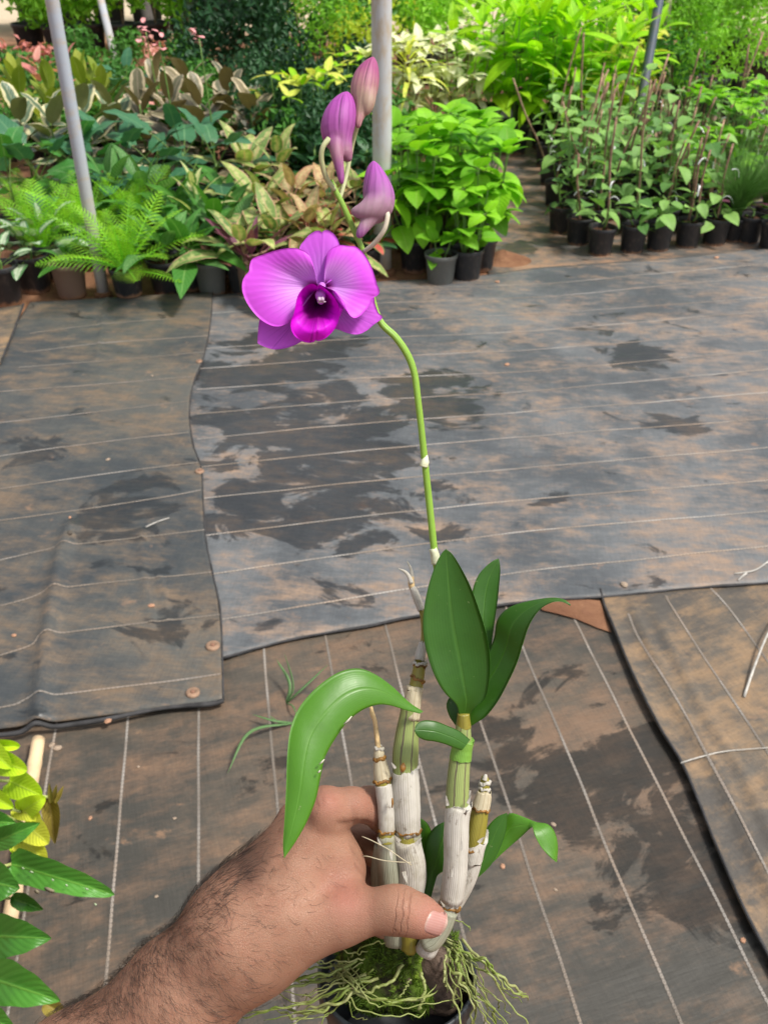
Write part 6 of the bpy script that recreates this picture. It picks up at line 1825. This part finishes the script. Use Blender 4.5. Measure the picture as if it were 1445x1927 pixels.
# ---- hair: short thin strands on the forearm and the back of the hand
hr = random.Random(21)
HAIR = M('body_hair'); HAIR = HAIR.done(HAIR.principled(Base_Color=(0.028, 0.020, 0.017), Roughness=.45))
upper_edge = lambda x: np.interp(x, [100, 150, 300, 390, 440, 500, 560], [1950, 1910, 1790, 1690, 1620, 1560, 1500])
w_arm = np.clip((560 - hx) / 160, 0, 1) * np.clip((1960 - hy) / 60, 0, 1) * np.clip((hx - 60) / 40, 0, 1)
edge_d = hy - upper_edge(hx)
w_edge = np.where((hx < 500) & (edge_d < 55), 3.2, 1.2)
w_hand = .25 * ((hx > 470) & (hx < 640) & (hy > 1600) & (hy < 1760)).astype(float)
W_ = (w_arm * w_edge + w_hand) * (facing > -.75)
W_ = np.clip(W_, 0, None); W_ /= W_.sum()
cdf = np.cumsum(W_)
hvv, hff = [], []
arm_dir = (np.array(P(520, 1650, .5)) - np.array(P(300, 1850, .5))); arm_dir /= np.linalg.norm(arm_dir)
upv = np.array(UP)
for _ in range(3400):
    i = int(np.searchsorted(cdf, hr.random())); i = min(i, len(hv) - 1)
    n_ = hn[i]; p0 = hv[i] + np.array([hr.gauss(0, .0006) for _ in range(3)])
    swirl = math.sin(hx[i] / 60.0) * .7 + math.cos(hy[i] / 45.0) * .6 + hr.gauss(0, .38)
    # lies along the arm, swept to the outer side near the upper edge
    side = np.cross(n_, arm_dir)
    base_d = arm_dir * .35 * math.cos(swirl) - side * (0.75 if edge_d[i] < 70 else .3) + side * math.sin(swirl) * .8 - upv * .35 * (edge_d[i] > 70)
    d_ = base_d - n_ * (base_d @ n_)
    d_ = d_ / max(np.linalg.norm(d_), 1e-6)
    L_ = hr.uniform(.005, .013) * (1.1 if hx[i] < 470 else .6)
    curl = hr.gauss(0.25, .55)
    sdir = np.cross(n_, d_)
    pts_ = []
    for k in range(6):
        t = k / 5
        a_ = curl * t
        q = p0 + d_ * (L_ * t * math.cos(a_ * .5)) + sdir * (L_ * t * math.sin(a_ * .8)) + n_ * (.0003 + L_ * (.28 * t - .22 * t * t) + hr.random() * .0002)
        pts_.append(q)
    v, f, _ = tube(pts_, [.00007, .000068, .000062, .000052, .000038, .000018], 3, False)
    o = len(hvv)
    hvv.extend(v); hff.extend([tuple(x + o for x in q) for q in f])
ho = mesh_obj('arm_hair', hvv, hff, HAIR, person, HO); ho['kind'] = 'stuff'
# ================================================================== NEAR LEFT PLANTS
NEON = leaf_mat('neon_leaf', (0.46, 0.66, 0.02), (0.55, 0.70, 0.03), (0.5, 0.65, 0.1), trans=.3, rough=.4, var=.2, veins=.4)
NEONY = leaf_mat('neon_yellow_leaf', (0.55, 0.62, 0.045), (0.60, 0.60, 0.06), (0.6, 0.65, 0.12), trans=.3, rough=.4, var=.15, veins=.4)
PHIL = leaf_mat('philodendron_leaf', (0.050, 0.175, 0.022), (0.070, 0.225, 0.028), (0.17, 0.36, 0.05), rough=.36, trans=.2, var=.25, veins=.4)
OLD = leaf_mat('withered_leaf', (0.24, 0.20, 0.035), (0.30, 0.235, 0.045), (0.4, 0.3, 0.1), rough=.5, trans=.25, pattern='speckle', second=(0.30, 0.30, 0.05))
PETI = simple('leaf_stalk', (0.36, 0.40, 0.12), .5, .2, 40)

def px_leaf(root, org, base, tip, wpx, prof, mat, bend=0.02, fold=0.012, n=22, m=8, wave=0.0, name='leaf', from_pt=None):
    """a blade from base (px, py, depth) to tip; bend pushes its middle towards the camera"""
    fn = PROF[prof]
    b, t_ = np.array(base, float), np.array(tip, float)
    dr = t_[:2] - b[:2]; ln = np.hypot(*dr); nr = np.array([-dr[1], dr[0]]) / ln
    v, f, uv = [], [], []
    for i in range(n + 1):
        t = i / n
        w = max(fn(t), 0.0) * wpx / 2 if i < n else .5
        w *= 1 + wave * math.sin(t * 21)
        for j in range(m + 1):
            s = 2 * j / m - 1
            back = -.10 * wpx * abs(s) ** 1.5 * (1 - t / .12) if (prof == 'heart' and t < .12) else 0.0
            q = b[:2] + dr * t + nr * (s * w) + dr / ln * back
            d = b[2] + (t_[2] - b[2]) * t - bend * math.sin(math.pi * t) + fold * (1 - abs(s)) * (w / (wpx / 2 + 1e-6)) + wave * .03 * math.sin(t * 21 + 2 * s) * abs(s)
            v.append(P(q[0], q[1], d)); uv.append((s / 2 + .5, t))
    for i in range(n):
        for j in range(m):
            a = i * (m + 1) + j
            f.append((a, a + m + 1, a + m + 2, a + 1))
    N = len(v)
    th = FWD * .0008
    V = [tuple(q) for q in v] + [tuple(q + th) for q in v]
    F = f + [tuple(k + N for k in q[::-1]) for q in f]
    o = mesh_obj(name, V, F, mat, root, org, uv + uv)
    if from_pt is not None:
        q0 = Vector(from_pt); q1 = P(*base)
        mid = q0.lerp(q1, .55) + Vector((0, 0, .05))
        c = catmull([tuple(q0), tuple(mid), tuple(q1)], 12)
        vv, ff, uu = tube(c, np.linspace(.0035, .0022, 12), 7)
        mesh_obj('petiole', vv, ff, PETI, o, org, uu)
    return o

pa = G(-95, 1665); neon = potted('philodendron', 'neon lime green philodendron at the lower left edge', 'potted plant', (pa.x, pa.y, 0), .09, .17)
oa = Vector((pa.x, pa.y, 0)); sa = oa + Vector((.02, 0, .16))
for (b, t, w, pr, mt) in (((-20, 1402, 1.5), (38, 1404, 1.47), 22, 'oval', NEON), ((-8, 1432, 1.46), (52, 1450, 1.42), 52, 'heart', NEON), ((-30, 1400, 1.48), (22, 1446, 1.42), 48, 'heart', NEON),
                          ((18, 1470, 1.46), (80, 1498, 1.42), 62, 'heart', NEON), ((40, 1528, 1.42), (86, 1500, 1.38), 44, 'heart', NEON), ((28, 1520, 1.44), (78, 1540, 1.4), 40, 'heart', NEONY),
                          ((46, 1550, 1.42), (92, 1588, 1.36), 60, 'heart', NEONY), ((42, 1580, 1.42), (88, 1624, 1.36), 56, 'heart', NEONY), ((20, 1565, 1.46), (44, 1622, 1.42), 36, 'heart', NEON), ((-30, 1490, 1.46), (26, 1520, 1.42), 40, 'heart', NEON)):
    px_leaf(neon, oa, b, t, w, pr, mt, from_pt=sa)
px_leaf(neon, oa, (92, 1500, 1.45), (104, 1588, 1.5), 34, 'ovate', OLD, name='withered_leaf', from_pt=sa, fold=.02)
for (b, t) in (((96, 1512, 1.44), (93, 1474, 1.42)), ((100, 1508, 1.44), (107, 1477, 1.42)), ((104, 1512, 1.44), (120, 1479, 1.43))):
    px_leaf(neon, oa, b, t, 9, 'lance', OLD, bend=.003, fold=.002, name='withered_leaf')

pb_ = G(-120, 1930); phil = potted('philodendron', 'dark green long leaved philodendron at the lower left corner', 'potted plant', (pb_.x, pb_.y, 0), .1, .2)
ob = Vector((pb_.x, pb_.y, 0)); sb = ob + Vector((.02, .0, .2))
for (b, t, w, pr) in (((22, 1626, 1.30), (216, 1684, 1.27), 66, 'heart'), ((-30, 1594, 1.34), (76, 1549, 1.30), 44, 'lance'), ((-40, 1548, 1.36), (30, 1548, 1.33), 52, 'ovate'), ((-60, 1650, 1.28), (38, 1672, 1.24), 96, 'ovate'),
                      ((-50, 1760, 1.24), (97, 1766, 1.20), 84, 'ovate'), ((-50, 1830, 1.22), (114, 1884, 1.17), 88, 'ovate'), ((-60, 1905, 1.2), (28, 1935, 1.15), 70, 'ovate'), ((-60, 1710, 1.27), (14, 1760, 1.22), 60, 'ovate'),
                      ((20, 1690, 1.34), (82, 1712, 1.33), 34, 'ovate')):
    px_leaf(phil, ob, b, t, w, pr, PHIL, bend=.03, fold=.014, wave=.035, from_pt=sb)
px_leaf(phil, ob, (82, 1888, 1.24), (132, 1918, 1.26), 36, 'ovate', OLD, name='withered_leaf', bend=.01)
# specks and holes eaten into the long leaf
SPECK = simple('leaf_damage', (0.20, 0.17, 0.11), .9); SPECK2 = simple('leaf_speck', (0.34, 0.42, 0.26), .8)
long_leaf = [o for o in phil.children if o.name.startswith('leaf')][0]
def on_leaf(px, py): return 1.30 - .03 * math.sin(math.pi * np.clip((px - 22) / 194, 0, 1)) - .03 * np.clip((px - 22) / 194, 0, 1) - .002
for (x, y, rx, ry, mt) in ((94, 1675, 11, 4.5, SPECK), (70, 1678, 5, 4, SPECK), (164, 1673, 4, 2, SPECK2), (44, 1634, 3, 2, SPECK2), (60, 1641, 4, 2, SPECK2), (180, 1702, 3, 2.4, SPECK2), (100, 1656, 2.4, 2, SPECK2), (126, 1666, 2.4, 2.4, SPECK2)):
    d = on_leaf(x, y) - .003
    vs = [P(x, y, d - .0006)] + [P(x + rx * math.cos(a), y + ry * math.sin(a) + .35 * rx * math.cos(a), d) for a in np.linspace(0, 6.283, 11)[:-1]] + [P(x, y, d + .001)]
    fs = [(0, 1 + (k + 1) % 10, 1 + k) for k in range(10)] + [(11, 1 + k, 1 + (k + 1) % 10) for k in range(10)]
    mesh_obj('leaf_scar', [tuple(q) for q in vs], fs, mt, long_leaf, ob)

# ================================================================== SMALL THINGS ON THE GROUND
BAMBOO = simple('bamboo', (0.58, 0.42, 0.25), .55, .25, 14, .2, .004)
b0, b1_ = G(73, 1392, .03), G(10, 1790, .03)
broot = empty('bamboo_pole', b0); tag(broot, 'tan bamboo pole lying under the lime leaves at the left', 'pole')
n = 30
pl = [b0.lerp(b1_, i / (n - 1)) for i in range(n)]
v, f, uv = tube(pl, [.0135 * (1.10 if i % 9 == 4 else 1) for i in range(n)], 14)
mesh_obj('culm', v, f, BAMBOO, broot, b0, uv)

WASH = simple('rusty_washer', (0.25, 0.155, 0.10), .75, .3, 40, .3, .002); NAILH = simple('rusty_nail_head', (0.22, 0.11, 0.07), .7)
def washer(px, py, m_, lab, r=.017):
    p = G(px, py); z = m_.h(p.x, p.y) + .002
    root = empty('washer', (p.x, p.y, z)); tag(root, lab, 'washer', 'rusty washers pinning the cloth')
    S_ = 20
    v, f = [], []
    for rr, zz in ((.25, .001), (.3, .003), (.8, .0035), (1, .0015), (1, -.002)):
        for k in range(S_):
            a = 6.2832 * k / S_; v.append((r * rr * math.cos(a), r * rr * math.sin(a), zz))
    for i in range(4):
        for k in range(S_):
            k2 = (k + 1) % S_
            f.append((i * S_ + k, (i + 1) * S_ + k, (i + 1) * S_ + k2, i * S_ + k2))
    link('plate', make_mesh('plate', v, f, WASH), root)
    v, f, uv = tube([(0, 0, -.02), (0, 0, .002), (0, 0, .0045), (0, 0, .0055)], [.002, .005, .005, .003], 12)
    link('nail_head', make_mesh('nail_head', v, f, NAILH, uv), root)
washer(403, 1232, leftm, 'rusty washer near the lower right corner of the olive cloth', .0165)
washer(366, 1320, leftm, 'rusty washer on the bottom edge of the olive cloth', .0155)
washer(378, 902, leftm, 'rusty washer halfway up the cloth seam', .014)
washer(377, 694, leftm, 'rusty washer at the upper part of the cloth seam', .012)
PEB = [simple('clay_crumb', (0.42, 0.23, 0.14), .9, .3, 60, .5, .003), simple('pale_pebble', (0.34, 0.26, 0.19), .9, .3, 60, .5, .003), simple('dark_crumb', (0.09, 0.075, 0.06), .9, .3, 60, .5, .003)]
def crumb_mesh(seed):
    r = random.Random(seed); v, f = [], []
    S_, R_ = 9, 5
    for i in range(R_ + 1):
        th = math.pi * i / R_
        for k in range(S_):
            a = 6.2832 * k / S_
            q = Vector((math.sin(th) * math.cos(a), math.sin(th) * math.sin(a), math.cos(th) * .6 + .3))
            v.append(tuple(q * (1 + .25 * mnoise.noise(q * 1.6 + Vector((seed, 0, 0))))))
    for i in range(R_):
        for k in range(S_):
            k2 = (k + 1) % S_
            f.append((i * S_ + k, (i + 1) * S_ + k, (i + 1) * S_ + k2, i * S_ + k2))
    return v, f
crumbs = [(289, 1158, leftm, .009, 0, 'reddish pebble below the crease on the olive cloth'), (208, 1374, leftm, .009, 0, 'reddish crumb on the bottom edge of the olive cloth'), (138, 1027, leftm, .010, 2, 'dark lump by the fold of the olive cloth'),
          (32, 1212, leftm, .007, 0, 'red crumb left of the fold'), (207, 880, leftm, .008, 1, 'pale pebble in the middle of the olive cloth'), (136, 990, leftm, .006, 0, 'small clay crumb above the dark lump'), (289, 720, leftm, .006, 1, 'tiny pale pebble high on the olive cloth'),
          (953, 694, main, .011, 0, 'reddish crumb beside the orchid stalk on the grey cloth'), (1172, 1111, main, .012, 1, 'pale clod near the lower edge of the grey cloth'), (935, 538, main, .012, 0, 'clay crumb at the top of the grey cloth'), (1346, 492, main, .014, 0, 'clay crumb before the seedling pots'),
          (945, 1636, near, .006, 0, 'reddish pebble right of the lower leaf'), (262, 1448, near, .004, 1, 'tiny pebble on the brown cloth at left'), (296, 1692, near, .004, 1, 'tiny pebble above the forearm'), (172, 1545, near, .005, 0, 'small crumb near the withered leaf'), (1044, 1680, near, .004, 1, 'tiny pale pebble right of the pot'), (330, 1545, near, .004, 1, 'tiny pale pebble between two stitch lines'), (1395, 1775, near, .006, 0, 'crumb beside the dark folded edge'), (1040, 1558, near, .006, 1, 'white pebble above the arching leaf'), (110, 1414, near, .010, 1, 'pale clod beside the bamboo end'), (100, 1408, near, .008, 1, 'small pale clod touching the bamboo end')]
for i, (px, py, m_, r, mt, lab) in enumerate(crumbs):
    p = G(px, py); v, f = crumb_mesh(i)
    o = link('pebble', make_mesh('pebble', v, f, PEB[mt]), None, matrix=Matrix.Translation((p.x, p.y, m_.h(p.x, p.y))) @ Matrix.Rotation(i, 4, 'Z') @ Matrix.Diagonal((r, r * .75, r * .6, 1)))
    tag(o, lab, 'pebble', 'crumbs and pebbles on the cloths')
# dirt heap by the bushes
p = G(950, 492)
v, f = [], []
for i in range(13):
    for k in range(26):
        a = 6.2832 * k / 26; r = i / 12
        x, y = p.x + .13 * r * math.cos(a), p.y + .11 * r * math.sin(a)
        v.append((x, y, .004 + .05 * (1 - r) ** 1.3 * (1 + .5 * wob(x, y, 14, 3)) * (r < .99) + .006 * wob(x, y, 40, 1) * (1 - r)))
for i in range(12):
    for k in range(26):
        k2 = (k + 1) % 26
        f.append((i * 26 + k, (i + 1) * 26 + k, (i + 1) * 26 + k2, i * 26 + k2))
o = mesh_obj('soil_heap', v, f, SOIL, None, p); tag(o, 'small heap of red soil beside the bright green bushes', 'soil')
# twigs
TWIG = simple('pale_twig', (0.42, 0.40, 0.36), .7, .25, 50, .3, .003)
def twig(lab, branches, m_, rad):
    o0 = None; mb = MB()
    for br in branches:
        pts_ = []
        for (px, py, hh) in br:
            q = G(px, py); pts_.append((q.x, q.y, m_.h(q.x, q.y) + rad + hh))
        c = catmull(pts_, 14)
        if o0 is None: o0 = Vector(c[0])
        mb.tube(c - np.array(o0), np.linspace(rad, rad * .55, 14), 7)
    o = link('twig', mb.mesh('twig', TWIG), None, loc=o0); tag(o, lab, 'twig')
twig('stiff white twig at the right edge of the tan cloth', [[(1396, 1322, .0), (1412, 1275, .01), (1432, 1225, .02), (1450, 1190, .02), (1475, 1140, .01)]], right, .0032)
twig('forked pale twig on the grey cloth at the right edge', [[(1470, 1052, .004), (1440, 1072, .004), (1415, 1088, .004), (1392, 1090, .0), (1378, 1092, 0)], [(1400, 1092, .002), (1392, 1098, .002), (1385, 1104, 0)]], main, .0028)
twig('thin dark stalk crossing the fold of the tan cloth', [[(1275, 1456, .004), (1310, 1440, .006), (1360, 1428, .004), (1440, 1420, .004)]], right, .0016)
twig('short straw on the olive cloth', [[(278, 1010, .001), (300, 1000, .002), (322, 992, .001)]], leftm, .0022)
# seedling grass coming up through the brown cloth
SPROUT = leaf_mat('sprout_blade', (0.10, 0.20, 0.07), (0.13, 0.24, 0.09), trans=.25)
def sprout(lab, base, tips):
    q = G(*base); z = near.h(q.x, q.y); org = Vector((q.x, q.y, z))
    root = empty('grass_sprout', org); tag(root, lab, 'grass')
    for (mx, my, mh, tx_, ty_, th_, w) in tips:
        a, b, c_ = org, G(mx, my, z + mh), G(tx_, ty_, z + th_)
        c = catmull([tuple(a), tuple(b), tuple(c_)], 14)
        v, f, uv = tube(c, [w * (.7 + .3 * math.sin(3.1 * i / 13)) * (1 - (i / 13) ** 4) + .0002 for i in range(14)], 6, True, .35)
        mesh_obj('blade', v, f, SPROUT, root, org, uv)
sprout('thin green sprout with spreading blades above the hanging leaf', (540, 1328), [(545, 1285, .03, 520, 1240, .05, .0035), (552, 1290, .04, 535, 1228, .07, .004), (570, 1295, .03, 618, 1250, .04, .0035), (552, 1330, .02, 560, 1350, .01, .002)])
sprout('thin curved sprout left of the hanging leaf', (552, 1366), [(515, 1356, .02, 474, 1344, .02, .0035), (470, 1378, .03, 428, 1456, .01, .004), (530, 1362, .01, 505, 1345, .01, .003)])
# white label stick etc. among the pots is part of the seedlings
print('objects', len(bpy.data.objects), 'tris', sum(len(o.data.loop_triangles) or len(o.data.polygons) * 2 for o in bpy.data.objects if o.type == 'MESH'))
